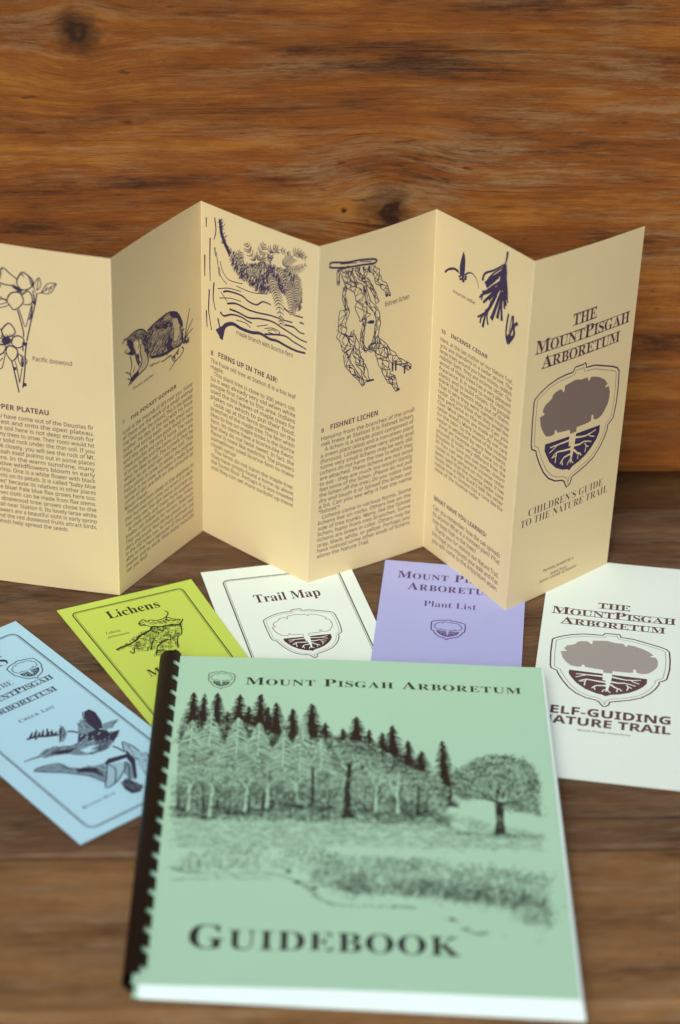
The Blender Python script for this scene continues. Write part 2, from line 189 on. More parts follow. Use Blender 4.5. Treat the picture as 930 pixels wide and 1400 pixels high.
   ('fr',4.31,[(62.59,19.75),(67.02,14.42),(72.52,8.78),(77.64,9.96)]),
   ('fr',3.23,[(64.92,20.91),(71.74,19.59),(77.81,14.68)]),
   ('fr',4.83,[(53.59,30.57),(56.66,37.4),(59.78,45.26),(61.85,57.58)]),
   ('fr',4.77,[(62.75,25.52),(67.02,33.85),(68.97,41.06),(69.78,48.73)]),
   ('fr',4.3,[(73.02,23.99),(73.31,32.67),(72.39,39.87)]),
   ('fr',3.35,[(37.18,34.14),(39.51,31.37),(44.24,31.76)]),
   ('fr',3.69,[(58.07,23.2),(62.8,27.45),(65.3,34.44)]),
   ('fr',3.28,[(47.56,20.85),(51.01,18.74),(53.36,19.91)])],
  'p3': [
   ('s',1.26,1.26,[(7.75,13.57),(9.1,12.37),(19.47,14.81),(28.85,15.7),(39.45,17.99),(39.9,20.43),(30.16,19.23),(19.6,18),(9,15.61),(7.53,13.92)]),
   ('s',0.58,0.58,[(14.8,14.84),(26.56,16.83)]),
   ('s',0.57,0.57,[(28.89,16.76),(37.15,18.8)]),
   ('n',1.38,0.81,[(14.91,17.51),(13.66,21.36),(14.15,27.83)]),
   ('n',2.52,4.38,[(18.19,17.92),(19.37,24.05),(21.83,30.03),(27.19,32.62),(30.41,39.87),(31.26,46.45),(33.93,54.61)]),
   ('n',1.83,1.15,[(26.68,19.82),(29.54,26.96),(35.34,31.78),(39.11,38.13),(42.96,46.63)]),
   ('n',2.75,1.61,[(36.09,21.45),(40.99,27.07),(43.57,33.08),(48.48,38.7),(51.05,44.19)]),
   ('n',1.15,2.54,[(33.06,33.24),(36.06,43.6),(41.41,51.47),(43.68,58.47),(43.21,66.8),(40.6,74.52),(38.36,77.06)]),
   ('n',1.15,1.38,[(18.92,30.25),(18.63,37.55),(20.7,45.54)]),
   ('n',3.45,3,[(19.28,45.13),(17.57,55.22),(18.51,63.95),(22.36,72.47)]),
   ('n',3,0.92,[(22.36,72.47),(23.29,81.23),(29.52,90.45),(35.15,98.97)]),
   ('n',2.77,2.31,[(23.66,61.2),(27.52,69.72),(30.23,78.98),(34.1,87.51),(37.41,96.96)]),
   ('n',1.61,1.16,[(33.93,54.61),(32.9,63.84),(32.85,71.24),(36.58,76.55)]),
   ('n',4.15,2.54,[(40.47,71.31),(46.66,79.44),(49.34,87.64),(52.03,95.84),(57,102.59)]),
   ('n',2.54,1.04,[(55.68,99.02),(58.28,105.08),(60.84,110.07)]),
   ('n',3.92,1.62,[(42.92,74.13),(52.63,82.22),(57.56,87.87),(64.82,93.14),(70.3,97.9)]),
   ('n',2.06,0.91,[(22.04,20.6),(23.39,25.2),(27.11,30.48)]),
   ('n',1.6,0.92,[(32.63,22.57),(33.35,25.94),(30.52,28.29)]),
   ('f','i',[(35.22,57.63),(38.12,56.87),(41.08,57.72),(40.93,59.79),(37.62,59.06)]),
   ('s',1.62,1.16,[(56.46,89.68),(56.49,96.06)]),
   ('s',1.61,1.15,[(58.79,89.29),(59.08,96.28)]),
   ('s',1.62,1.16,[(66.29,94.62),(66.06,100.4)]),
   ('s',1.62,1.15,[(69.66,96.65),(71.15,98.68)]),
   ('s',1.62,1.15,[(37.41,96.96),(42.71,97.42)]),
   ('s',1.62,1.15,[(60.84,110.07),(62.93,109.61)]),
   ('s',1.61,1.15,[(49.84,43.32),(49.3,44.43)]),
   ('s',1.61,1.15,[(51.62,43.82),(52.49,45.13)]),
   ('s',1.6,1.15,[(23.75,19.51),(23.26,22)]),
   ('s',1.61,1.14,[(28.45,20.32),(28.2,22.89)]),
   ('s',1.61,1.14,[(31.38,20.63),(32.08,23.47)]),
   ('s',1.61,1.14,[(35.5,21.28),(36.26,25.72)])],
  'p4': [
   ('f','i',[(25.39,34.72),(23.02,31.67),(22.5,28.11),(23.3,23.35),(25.25,17.13),(26.76,19.91),(27.29,23.42),(27.25,28.64),(26.93,33.26)]),
   ('s',0.59,1.4,[(23.83,32.88),(20.71,31),(17.13,30.93),(13.08,32.99),(9.7,36.34)]),
   ('s',1.95,0.99,[(21.58,31.44),(17.74,31.09),(13.11,33.36)]),
   ('s',1.17,0.38,[(27.27,31.63),(30.55,28.8),(34.56,28.09),(38.26,30.61),(40.4,35.05)]),
   ('f','i',[(21.87,33.67),(23.94,32.84),(24.17,34.19),(22.1,35.02)]),
   ('f','i',[(24.67,34.53),(26.73,33.71),(26.96,35.05),(24.9,35.89)]),
   ('f','i',[(27.18,31.96),(29.22,31.15),(29.45,32.49),(27.4,33.31)]),
   ('f','i',[(25.33,35.42),(27.39,34.59),(27.62,35.94),(25.56,36.78)]),
   ('f','i',[(26.95,33.48),(29,32.65),(29.23,34),(27.18,34.82)]),
   ('f','i',[(22.92,34.95),(24.99,34.12),(25.22,35.47),(23.15,36.3)]),
   ('s',1.78,1.09,[(63.49,3.15),(63.17,7.14),(62.18,11.05)]),
   ('f','i',[(60.8,11.54),(63.23,10.68),(64.36,16),(64.5,25.36),(61.5,28.3),(57.88,27.81),(58.36,21.79),(59.13,16.44)]),
   ('s',1.09,1.87,[(59.98,16.14),(53.38,22.15),(48.63,25.34)]),
   ('s',1.29,2.29,[(59.65,23.5),(55.79,29.32),(49.89,38.23)]),
   ('s',1.11,2.09,[(60.63,27.52),(58.08,35.12),(55.48,42.85)]),
   ('s',0.92,1.51,[(62.24,26.93),(61.99,32.9),(59.76,40.45)]),
   ('s',0.92,1.67,[(63.68,24.93),(63.97,30.68),(65.44,36.03)]),
   ('s',1.13,1.55,[(52.16,38.12),(50.39,43.31),(47.27,46.78)]),
   ('s',0.9,1.7,[(60.67,12.3),(52.48,18.83),(45.07,23.7),(43.27,28.78)]),
   ('s',0.91,1.13,[(60.81,13.68),(52.15,21.13),(46.16,29.19)]),
   ('s',1.64,4.16,[(59.06,17.91),(53.05,24.46),(46.29,30.48)]),
   ('s',1.47,1.14,[(57.22,21.48),(50.95,25.96),(46.92,31.14)]),
   ('s',1.66,1.15,[(58.58,23.89),(52.39,29.11),(44.57,36.49),(41.46,40.3)]),
   ('s',1.86,2.86,[(55.72,28.62),(49.4,33.19),(43.98,36.34)]),
   ('s',0.95,0.97,[(45.54,34.63),(44.15,38.15),(43.27,41.12)]),
   ('s',2.4,1.54,[(58.95,27.42),(51.8,34.52),(45.08,41.94)]),
   ('s',1.49,1.18,[(58.49,28.32),(53.25,37.7),(49.42,45.19),(44.12,50.29),(40.84,52.73)]),
   ('s',2.81,1.73,[(56.08,32.17),(52.38,40.28),(48.46,47.08)]),
   ('s',1.35,1.96,[(48.31,45.62),(47.14,51.41),(45.94,57.27)]),
   ('s',1.15,1.36,[(49.49,45.92),(49.3,49.8),(50.61,53.87)]),
   ('s',1.16,1.37,[(47.34,47.51),(44.26,51.77),(43.45,55.56)]),
   ('s',1.48,2.88,[(60.25,29.14),(57.29,38.4),(53.28,49.38)]),
   ('s',1.11,2.47,[(61.32,28.74),(60,37.37),(58.47,46.59)]),
   ('s',0.92,2.27,[(61.53,28.66),(61.55,38.26),(62.64,46.46)]),
   ('s',1.11,1.68,[(62.77,26.73),(63.06,32.5),(64.35,38.3)]),
   ('s',1.09,1.11,[(63.82,19.08),(65.42,25.74),(66.53,33.76)]),
   ('s',0.92,1.29,[(64.74,24.54),(64.82,30.36),(65.59,32.28)]),
   ('s',1.48,1.33,[(68.3,39.75),(67.34,47.24),(67.4,54.03),(69.58,58.49)]),
   ('s',1.85,1.51,[(72.44,39.25),(72.56,45.17),(70.76,51.92)]),
   ('s',2.03,1.89,[(76.95,42.09),(73.7,45.47),(74.28,50.5),(70.04,57.54)]),
   ('f','i',[(67.48,54.76),(69.39,51.71),(72.76,51.87),(69.62,58.86)]),
   ('s',0.74,0.74,[(71.43,40.02),(70.44,46.01),(69.85,50.77)])],
  'p5': [
   ('e',43.9,116.68,70.13,'grey')],
  'yellow': [
   ('s',1.43,1.36,[(14.83,52.64),(18.87,51.14),(23.96,50.3),(29.72,47.97),(34,44.45)]),
   ('s',1.45,0.86,[(33.21,44.71),(38.18,42.63),(42.64,40.92),(44.82,38.27),(49.4,40.13),(55.8,40.97),(61.44,42.07),(65.35,37.75)]),
   ('s',0.77,0.77,[(43.97,37.92),(41.98,35.57),(39.32,32.46),(38.97,31.72),(42.78,29.13),(43.95,32.59),(46.54,31.27),(49.74,33.18),(55.41,32.53),(59.38,28.79),(58.46,25.43)]),
   ('s',0.77,0.77,[(57,31.99),(59.58,35.41),(63.85,38.09)]),
   ('s',0.77,0.77,[(38.75,32.23),(39,34.7),(42.06,35.37)]),
   ('s',0.77,0.77,[(61.73,42.18),(58.66,51.48),(54.58,54.5),(50.26,64.34)]),
   ('s',0.75,0.75,[(34.42,67.23),(38.58,59.69),(42.1,56.47),(47.11,54.42)]),
   ('s',0.75,0.75,[(21.65,57.5),(22.96,59.76),(25.73,54.51)]),
   ('s',0.76,0.76,[(34.24,60.26),(39.41,51.9),(41.26,53.81)]),
   ('s',0.78,0.78,[(56.78,32.49),(55.98,35.13),(60.65,37.62)]),
   ('s',0.76,0.76,[(42.54,55.49),(47.33,53.93),(49.2,55.83)]),
   ('c',[(21.37,57.38),(30.85,48.44),(44.16,39.77),(61.58,43.3),(58.66,51.48),(54.58,54.5),(50.14,64.29),(42.88,63.71),(36.72,68.15),(34.42,67.23),(39.19,57.62),(33.22,61),(27.5,58.7),(22.39,59.53)],300),
   ('c',[(38.97,31.72),(43.57,28.86),(47.68,31.74),(50.23,35.16),(60.01,34.4),(63.76,38.29),(61.3,40.83),(45.92,35.76),(39,34.7)],34),
   ('c',[(14.47,53.42),(24.85,48.33),(34.67,42.96),(44.6,38.77),(62.24,41.8),(61.36,43.8),(43.72,40.77),(23.85,52)],80),
   ('border',6.2,6.5,77.5,208,3.5)],
  'trail': [
   ('e',47.68,76.93,43.8,'line',52.08),
   ('border',11,12,82.9,206,3.5)],
  'purple': [
   ('e',42.84,71.62,20.28,'small',21.07)],
  'selfg': [
   ('e',42.47,115.9,69.63,'grey',74.95)],
  'blue': [
   ('e',66.92,45.5,18.63,'small'),
   ('border',10.8,9.5,82,186.5,5),
   ('s',1.66,1.46,[(28.95,100.77),(34.26,101.93),(39.54,105.22),(45.51,108.21)]),
   ('s',2.08,0.63,[(31.07,101.1),(35.31,96.94)]),
   ('s',2.09,0.63,[(33.28,101.99),(38.26,96.75)]),
   ('s',2.08,0.63,[(35.49,102.89),(38.38,99.34)]),
   ('s',2.09,0.63,[(37.02,104.08),(41.16,99.01)]),
   ('s',2.09,0.63,[(40.22,104.92),(43.51,99.17)]),
   ('s',2.09,0.63,[(42.44,105.82),(44.74,101.79)]),
   ('s',2.09,0.62,[(33.98,103.03),(32.48,103.85)]),
   ('s',2.09,0.63,[(38.25,105.04),(43,102.94)]),
   ('s',2.09,0.62,[(43.29,107.31),(46.15,104.56)]),
   ('f','m',[(50.25,102.75),(46.2,106.26),(41.61,114.25),(45.05,113.64),(49.39,110.41),(50.67,105.58)]),
   ('h','i',[(50.25,102.75),(46.2,106.26),(41.61,114.25),(45.05,113.64),(49.39,110.41),(50.67,105.58)],(-2.5,3.05),16,0.63),
   ('s',0.74,0.74,[(50.56,102.99),(41.73,114.34)]),
   ('s',1.46,1.26,[(50.52,108.79),(52.47,109.81),(54.8,113.29)]),
   ('s',0.61,1.33,[(16.34,116.65),(21.17,117.04),(26.03,118.08)]),
   ('f','m',[(26,116.77),(31.34,114.43),(37.83,115.89),(44.16,120.34),(49.69,120.55),(56.86,121.19),(65.58,119.69),(68.52,123.64),(74,125.41),(70.69,128.65),(63.65,133.07),(57.2,135.4),(49.48,134.26),(43.02,130.04),(37.67,124.24),(31.71,122.03),(26.99,120.77)]),
   ('h','i',[(26,116.77),(31.34,114.43),(37.83,115.89),(44.16,120.34),(49.69,120.55),(56.86,121.19),(65.58,119.69),(68.52,123.64),(74,125.41),(70.69,128.65),(63.65,133.07),(57.2,135.4),(49.48,134.26),(43.02,130.04),(37.67,124.24),(31.71,122.03),(26.99,120.77)],(-2.46,0.34),330,0.51),
   ('f','i',[(32.26,119.21),(37.68,120.18),(42.46,122.77),(46.78,124.02),(41.14,125.33),(34.65,123.19)]),
   ('f','p',[(46.21,126.84),(52.5,127.33),(57.23,129.38),(54.15,133.02),(47.56,131.63)]),
   ('f','i',[(54.57,113.61),(58.93,112.85),(63.02,115.19),(68.44,121.08),(67.61,126.25),(59.88,127.66),(55.35,123.31),(49.24,120.52)]),
   ('h','p',[(58.93,112.85),(66.35,118.62),(62.71,129.05),(48.95,121.61)],(2.31,-0.55),30,0.62),
   ('f','i',[(68.53,99.26),(72.04,99.09),(73.13,103.69),(70.97,112.16),(68.23,118.41),(63.49,117.23),(63.46,110.52),(65.67,103.31)]),
   ('s',0.54,0.54,[(67.9,98.77),(64.74,103.94),(63.08,111.06)]),
   ('h','i',[(68.29,98.22),(66.44,103.58),(63.88,116.69),(60.46,110.69)],(-0.98,3.32),20,0.54),
   ('f','m',[(59.19,106.36),(63.66,104.79),(63.46,110.52),(63.49,117.23),(59.11,116.65),(54.05,114.36)]),
   ('h','i',[(59.19,106.36),(63.66,104.79),(63.46,110.52),(62.26,116.27),(54.05,114.36)],(-1.2,3.08),40,0.53),
   ('f','m',[(69.35,115.1),(74.93,116.08),(79.33,116.98),(72.45,120.86),(68.67,120.76),(67.35,118.56)]),
   ('h','i',[(69.35,115.1),(79.33,116.98),(72.06,121.4),(67.58,119.58)],(2.78,0.15),26,0.53),
   ('f','i',[(67.37,125.24),(71.37,125.03),(74,125.41),(69.43,129.32),(64.9,132.4),(65.01,129.19)]),
   ('h','i',[(64.82,120.76),(69.75,124.6),(58.19,135.36),(48.63,132.79)],(-2.67,0.24),60,0.63),
   ('s',1.04,1.04,[(62.14,135.17),(63.45,138.65),(64.31,143.39)]),
   ('f','m',[(16.02,126.64),(20.51,126.16),(30.15,129.68),(32.22,136.09),(36.08,139.91),(44.79,143.5),(49.52,144.79),(44.13,154.94),(40.26,159.03),(36.92,149.31),(31.99,143.08),(27.89,138.29),(21.03,132.14)]),
   ('h','i',[(16.02,126.64),(20.51,126.16),(30.15,129.68),(32.22,136.09),(36.08,139.91),(44.79,143.5),(49.52,144.79),(44.13,154.94),(40.26,159.03),(36.92,149.31),(31.99,143.08),(27.89,138.29),(21.03,132.14)],(2.13,2.3),70,0.51),
   ('h','l',[(16.02,126.64),(20.51,126.16),(30.15,129.68),(32.22,136.09),(36.08,139.91),(44.79,143.5),(49.52,144.79),(44.13,154.94),(40.26,159.03),(36.92,149.31),(31.99,143.08),(27.89,138.29),(21.03,132.14)],(2.13,2.3),40,0.51),
   ('f','i',[(34.06,139.45),(38.25,140.81),(43.69,145.05),(42.56,154.51),(39.93,147.69),(34.13,142.69)]),
   ('f','i',[(49.16,145.31),(53.71,142.91),(64.86,145.93),(64.11,148.92),(53.53,147.12),(50,146.77)]),
   ('f','l',[(50,146.77),(59.36,150.86),(53.56,157.54),(44.1,162.81),(38.04,162.78),(44.13,154.94)]),
   ('f','m',[(59.97,151.34),(60.62,158.26),(56.03,165.82),(51.55,165.48),(53.56,157.54)]),
   ('f','i',[(65.99,143.07),(65.11,152.12),(56.33,166.06),(53.65,167.13),(60.6,155.04),(61.91,148.01)]),
   ('f','i',[(46.49,164.68),(51.45,163.04),(54.62,174.17),(50.5,177.21),(45.83,175.89),(45.02,170.58)]),
   ('h','m',[(46.49,164.68),(51.45,163.04),(54.62,174.17),(45.83,175.89)],(0.94,3.88),26,0.5),
   ('f','l',[(68.71,135.36),(70.71,141.85),(70.72,148.39),(74.24,152.76),(60.26,172.29),(61.41,163.67),(64.52,154.89),(65.99,143.07)]),
   ('h','i',[(68.71,135.36),(70.71,141.85),(70.72,148.39),(74.24,152.76),(60.26,172.29),(61.41,163.67),(64.52,154.89),(65.99,143.07)],(-1.06,4.1),60,0.52),
   ('s',0.73,0.73,[(68.71,135.36),(65.52,141.08),(64.4,145.9)]),
   ('s',0.73,0.73,[(68.71,135.36),(70.71,141.85),(70.72,148.39)]),
   ('s',0.71,0.71,[(50,146.77),(51.41,152.67),(44.1,162.81)]),
   ('s',0.72,0.72,[(59.36,150.86),(53.56,157.54),(44.1,162.81),(38.04,162.78),(44.13,154.94),(50,146.77)]),
   ('s',0.71,0.71,[(16.02,126.64),(20.51,126.16),(30.15,129.68),(32.22,136.09),(36.08,139.91)]),
   ('s',0.71,0.71,[(15.67,127.16),(21.03,132.14),(27.89,138.29),(31.99,143.08),(36.92,149.31),(40.26,159.03)]),
   ('s',0.71,0.71,[(59.97,151.34),(57.46,157.39),(51.55,165.48)]),
   ('s',0.71,0.71,[(43.69,145.05),(43.91,150.01),(42.26,154.28)])],
  'g': [
   ('e',31.55,22.77,14.85,'small',17.09)]},
 'texts': {
  'p0': [
   ('t','sans','Pacific dogwood',39.2,71.87,62.6,2.81),
   ('t','sansb','6   UPPER PLATEAU',5.8,107.03,47.53,3.34),
   ('b',12.34,74.25,112.92,185.98,['You have come out of the Douglas fir','forest and onto the open plateau.','The soil here is not deep enough for','many trees to grow. Their roots would hit','the solid rock under the thin soil. If you','look closely, you will see the rock of Mt.','Pisgah itself poking out in some places','here. In the warm sunshine, many','native wildflowers bloom in early','spring. One is a white flower with black','spots on its petals. It is called "baby blue','eyes" because its relatives in other places','are blue! Pale blue flax grows here too.','Linen cloth can be made from flax stems.','A dogwood tree grows close to the','trail near Station 6. Its lovely large white','flowers are a beautiful sight in early spring','and the red dogwood fruits attract birds,','which help spread the seeds.'])],
  'p1': [
   ('t','sans','Pocket gopher',18.61,93.43,38.77,1.79),
   ('t','sansb','7',7.4,111.25,9.23,2.26),
   ('t','sansb','THE POCKET GOPHER',15.01,112.25,61.05,2.4),
   ('b',7.28,76.86,118.19,215.86,['Look at the mounds of dirt near you. Some','of these are the work of a small animal','that lives under the ground. This is the pocket','gopher. He digs in the soil with his front','claws and strong teeth. He has small ears','and tiny eyes. He can pack food in two','cheek pouches and carry it home. The roots','of grass, bulbs and the stems of plants are','what he likes to eat. The tunnels that he','makes let air and rain into the soil. This','helps plants to grow. In winter the gopher','tunnels in the snow, and when it melts long','cords of dirt are left on the ground at','Mount Pisgah.',' Pocket gophers sleep in the daytime in','their burrows and come out when it is dark.','You may see the dirt being pushed up.',' At night owls and foxes hunt gophers.','Snakes can follow them down into holes.','They use old tunnels for homes. Salaman-','ders and toads find damp places to rest','in the old holes too. So many animals are','able to live here because of the pocket','gopher and its work. How many mounds','can you find?'])],
  'p2': [
   ('t','sans','maple branch with licorice fern',27.95,77.15,70.66,2.91),
   ('t','sansb','8',7.36,98.85,9.25,3.22),
   ('t','sansb','FERNS UP IN THE AIR!',13.5,98.13,59.83,3.37),
   ('b',7.2,73.77,103.87,178.94,['The huge old tree at Station 8 is a big leaf','maple.',' This giant tree is close to 300 years old.','So it was already very old when white','people first came to this area. Indians','used the big leaves of maple trees for','plates on which to put their food.',' Look up at the ferns growing on the','branches of the maple tree. The fern which','likes to live on maple limbs is the licorice','fern. Its stems have a licorice-like flavor,','but they do not taste sweet. In fact, the','flavor is more like medicine. The pioneers','sometimes used licorice fern to make','cough syrup!',' The ferns do not harm the maple tree.','They have simply found a home up above','the forest floor. Perhaps it is less crowded','and they can get more sunlight up there!'])],
  'p3': [
   ('t','sans','fishnet lichen',48.41,51.16,67.37,3),
   ('t','sansb','9',5.83,123.27,7.59,2.91),
   ('t','sansb','FISHNET LICHEN',12.25,122.67,46.76,3.39),
   ('b',6.01,75.06,128.64,211.83,['Hanging from the branches of the small','oak trees at Station 9 is fishnet lichen.',' A lichen is a simple plant composed of','a green plant (alga) and a non-green plant','(fungus). Lichens grow very slowly and','some very small lichens may be very old.','Lichens do not harm the tree to which they','are attached. These lichens are not good','to eat - they are much too tough! Gently','feel some of the lichen. (Please do not pull','the lichen off the tree.) Do you notice how','dry and tough it is? Spread the lichen out','a bit. Can you see why it has the name','"fishnet"?',' Lichens come in various forms. Some','lichens live on rocks. Others live on the','side of tree trunks. Many, like the fishnet','lichen, hang from tree branches. Some','lichens are green in color. Others may be','gray, black, white, or yellow. Perhaps you','have noticed some other kinds of lichens','along the Nature Trail.'])],
  'p4': [
   ('t','sans','incense cedar',17.93,46.23,38.26,2.24),
   ('t','sansb','10',8.8,75.75,12.84,2.43),
   ('t','sansb','INCENSE CEDAR',17.7,75.36,52.28,2.54),
   ('b',8.46,76.47,81.26,169.2,['Here, at the last station on our Nature Trail,','you are standing in a cedar grove. The','large trees around you have stringy, reddish','reddish bark. They are incense cedar. The','wood of these trees has a very pleasant','fragrance. It is used to make clothing','chests and to build closets. The people','think that insects stay out of them.','That is why they were named incense','cedar. Do you think that they smell like','the perfume in the store? Can you','Clue: Most pencils are made of incense','cedar wood.) Many insects do not care','for the odor. So the wood of the incense','cedar is attacked by very few insects.',' Find an incense cedar cone on the','ground. It looks very different from the',"Douglas fir cone you saw earlier, doesn't",'it? You can see several incense cedar','cones in the picture on this page. It has','been said that the incense cedar cone',"looks like a little duck's bill! No other",'native tree in Oregon has a cone like the','cone of the incense cedar.']),
   ('t','sansb','WHAT HAVE YOU LEARNED?',8.74,189.88,63.02,2.98),
   ('b',8.61,77.52,196.38,219.91,['Can you remember how the oak spreads','its acorns? What is a nonseed plant? What','tree lives high in the trees?',' Thank you for visiting our Nature Trail.','We hope you enjoyed your walk and that','you will come to the Arboretum again.'])],
  'p5': [
   ('t','serifc','THE',34.16,48.5,53.15,8.71),
   ('t','serifc','MOUNTPISGAH',6.47,59.41,81.86,8.4),
   ('t','serifc','ARBORETUM',12.28,70.02,75.04,8),
   ('t','serif',"CHILDREN'S GUIDE",12.15,167.28,74.63,5.21),
   ('t','serif','TO THE NATURE TRAIL',6.61,173.66,79.59,5.23),
   ('t','sansi','Partially funded by a',29.02,211.95,55.18,1.94),
   ('t','sansi','grant from',35.7,216.25,49.37,1.96),
   ('t','sansi','Junior League of Eugene',26.51,218.82,58.37,1.96)],
  'yellow': [
   ('t','serifb','Lichens',24.71,20.62,58.15,8.02),
   ('t','serifi','Lobaria',16.08,35.5,25.55,2.6),
   ('t','serifi','pulmonaria',15.21,39.7,29.64,2.59),
   ('t','serifb','Mosses',21.8,85.57,51.79,7.41)],
  'trail': [
   ('t','serifb','Trail Map',25.59,39.78,66.2,8.72)],
  'purple': [
   ('t','serifsc','MOUNT PISGAH',9.08,18.94,74.8,7.76),
   ('t','serifsc','ARBORETUM',15.82,31.16,70.25,8.04),
   ('t','serif','Plant List',26.79,48.19,58.42,6.3)],
  'selfg': [
   ('t','serifc','THE',32.48,52.27,51.65,6.81),
   ('t','serifc','MOUNTPISGAH',5.15,62.38,79.05,7.5),
   ('t','serifc','ARBORETUM',11.04,72.66,73.23,7.03),
   ('t','sansb','SELF-GUIDING',5.26,164.46,79.5,7.31),
   ('t','sansb','NATURE TRAIL',5.96,173.91,79.81,7.23),
   ('t','sans','Mount Pisgah Arboretum',28.07,179.22,57.43,1.63)],
  'blue': [
   ('t','serif','BIRDS',21.43,33.81,62.64,10.52),
   ('t','serif','OF THE',34.12,52.54,52.9,4.65),
   ('t','serifc','MOUNTPISGAH',22.71,61.67,73.95,4.92),
   ('t','serifc','ARBORETUM',24.74,72.41,69.05,4.86),
   ('t','serifsc','CHECK LIST',34.94,85.66,58.49,2.71),
   ('t','serifsc','RUFOUS HUM',18.18,170.21,39.11,2.14)],
  'g': [
   ('t','serifsc','MOUNT PISGAH ARBORETUM',45.21,26.52,201.35,7.16),
   ('t','serifsc','GUIDEBOOK',25.49,248.4,159.07,17.69)]}}

# ------------------------------------------------------------------ materials
def mat(name):
    m = bpy.data.materials.new(name); m.use_nodes = True
    return m, m.node_tree.nodes, m.node_tree.links, m.node_tree.nodes['Principled BSDF']
def paper(name, c, var=0.05, rough=0.75):
    m, n, l, b = mat(name)
    tc = n.new('ShaderNodeTexCoord')
    a = n.new('ShaderNodeTexNoise'); a.inputs['Scale'].default_value = 900; a.inputs['Detail'].default_value = 4
    g = n.new('ShaderNodeTexNoise'); g.inputs['Scale'].default_value = 26; g.inputs['Detail'].default_value = 3
    l.new(tc.outputs['Object'], a.inputs['Vector']); l.new(tc.outputs['Object'], g.inputs['Vector'])
    ad = n.new('ShaderNodeMath'); ad.operation = 'ADD'; l.new(a.outputs[0], ad.inputs[0]); l.new(g.outputs[0], ad.inputs[1])
    mr = n.new('ShaderNodeMapRange'); mr.inputs[1].default_value = 0.6; mr.inputs[2].default_value = 1.4
    mr.inputs[3].default_value = 1-var; mr.inputs[4].default_value = 1+var; l.new(ad.outputs[0], mr.inputs[0])
    mx = n.new('ShaderNodeVectorMath'); mx.operation = 'SCALE'; mx.inputs[0].default_value = c
    l.new(mr.outputs[0], mx.inputs['Scale']); l.new(mx.outputs[0], b.inputs['Base Color'])
    b.inputs['Roughness'].default_value = rough; b.inputs['Specular IOR Level'].default_value = 0.25
    bp = n.new('ShaderNodeBump'); bp.inputs['Strength'].default_value = 0.12; bp.inputs['Distance'].default_value = 0.0002
    l.new(a.outputs[0], bp.inputs['Height']); l.new(bp.outputs[0], b.inputs['Normal'])
    return m
def ink(name, c, lo=.75, hi=1.3):
    m, n, l, b = mat(name)
    tc = n.new('ShaderNodeTexCoord'); a = n.new('ShaderNodeTexNoise'); a.inputs['Scale'].default_value = 700
    l.new(tc.outputs['Object'], a.inputs['Vector'])
    mr = n.new('ShaderNodeMapRange'); mr.inputs[3].default_value = lo; mr.inputs[4].default_value = hi; l.new(a.outputs[0], mr.inputs[0])
    mx = n.new('ShaderNodeVectorMath'); mx.operation = 'SCALE'; mx.inputs[0].default_value = c
    l.new(mr.outputs[0], mx.inputs['Scale']); l.new(mx.outputs[0], b.inputs['Base Color'])
    b.inputs['Roughness'].default_value = 0.7; b.inputs['Specular IOR Level'].default_value = 0.2
    return m
def mixc(a, b, t): return tuple(a[i]*(1-t)+b[i]*t for i in range(3))
def inkset(tag, pc, ic, grey=None):
    """paper colour, ink colour -> slots: ink, mid tone, light tone, paper, emblem grey"""
    return [ink(tag+' ink', ic), ink(tag+' mid tone', mixc(pc, ic, .62)), ink(tag+' light tone', mixc(pc, ic, .3)), ink(tag+' bare paper', pc, .96, 1.04), ink(tag+' grey', grey or mixc(pc, ic, .5), .95, 1.06)]
SLOT = {'i': 0, 'm': 1, 'l': 2, 'p': 3, 'grey': 4}
C_CREAM = (0.715, 0.575, 0.34)
C_GREEN = (0.42, 0.675, 0.51)
C_YEL = (0.52, 0.66, 0.11)
C_BLUE = (0.42, 0.69, 0.85)
C_PUR = (0.41, 0.43, 0.77)
C_WHITE = (0.76, 0.86, 0.815)
PURPLE_INK = (0.05, 0.031, 0.078)
BROWN_INK = (0.07, 0.03, 0.035)

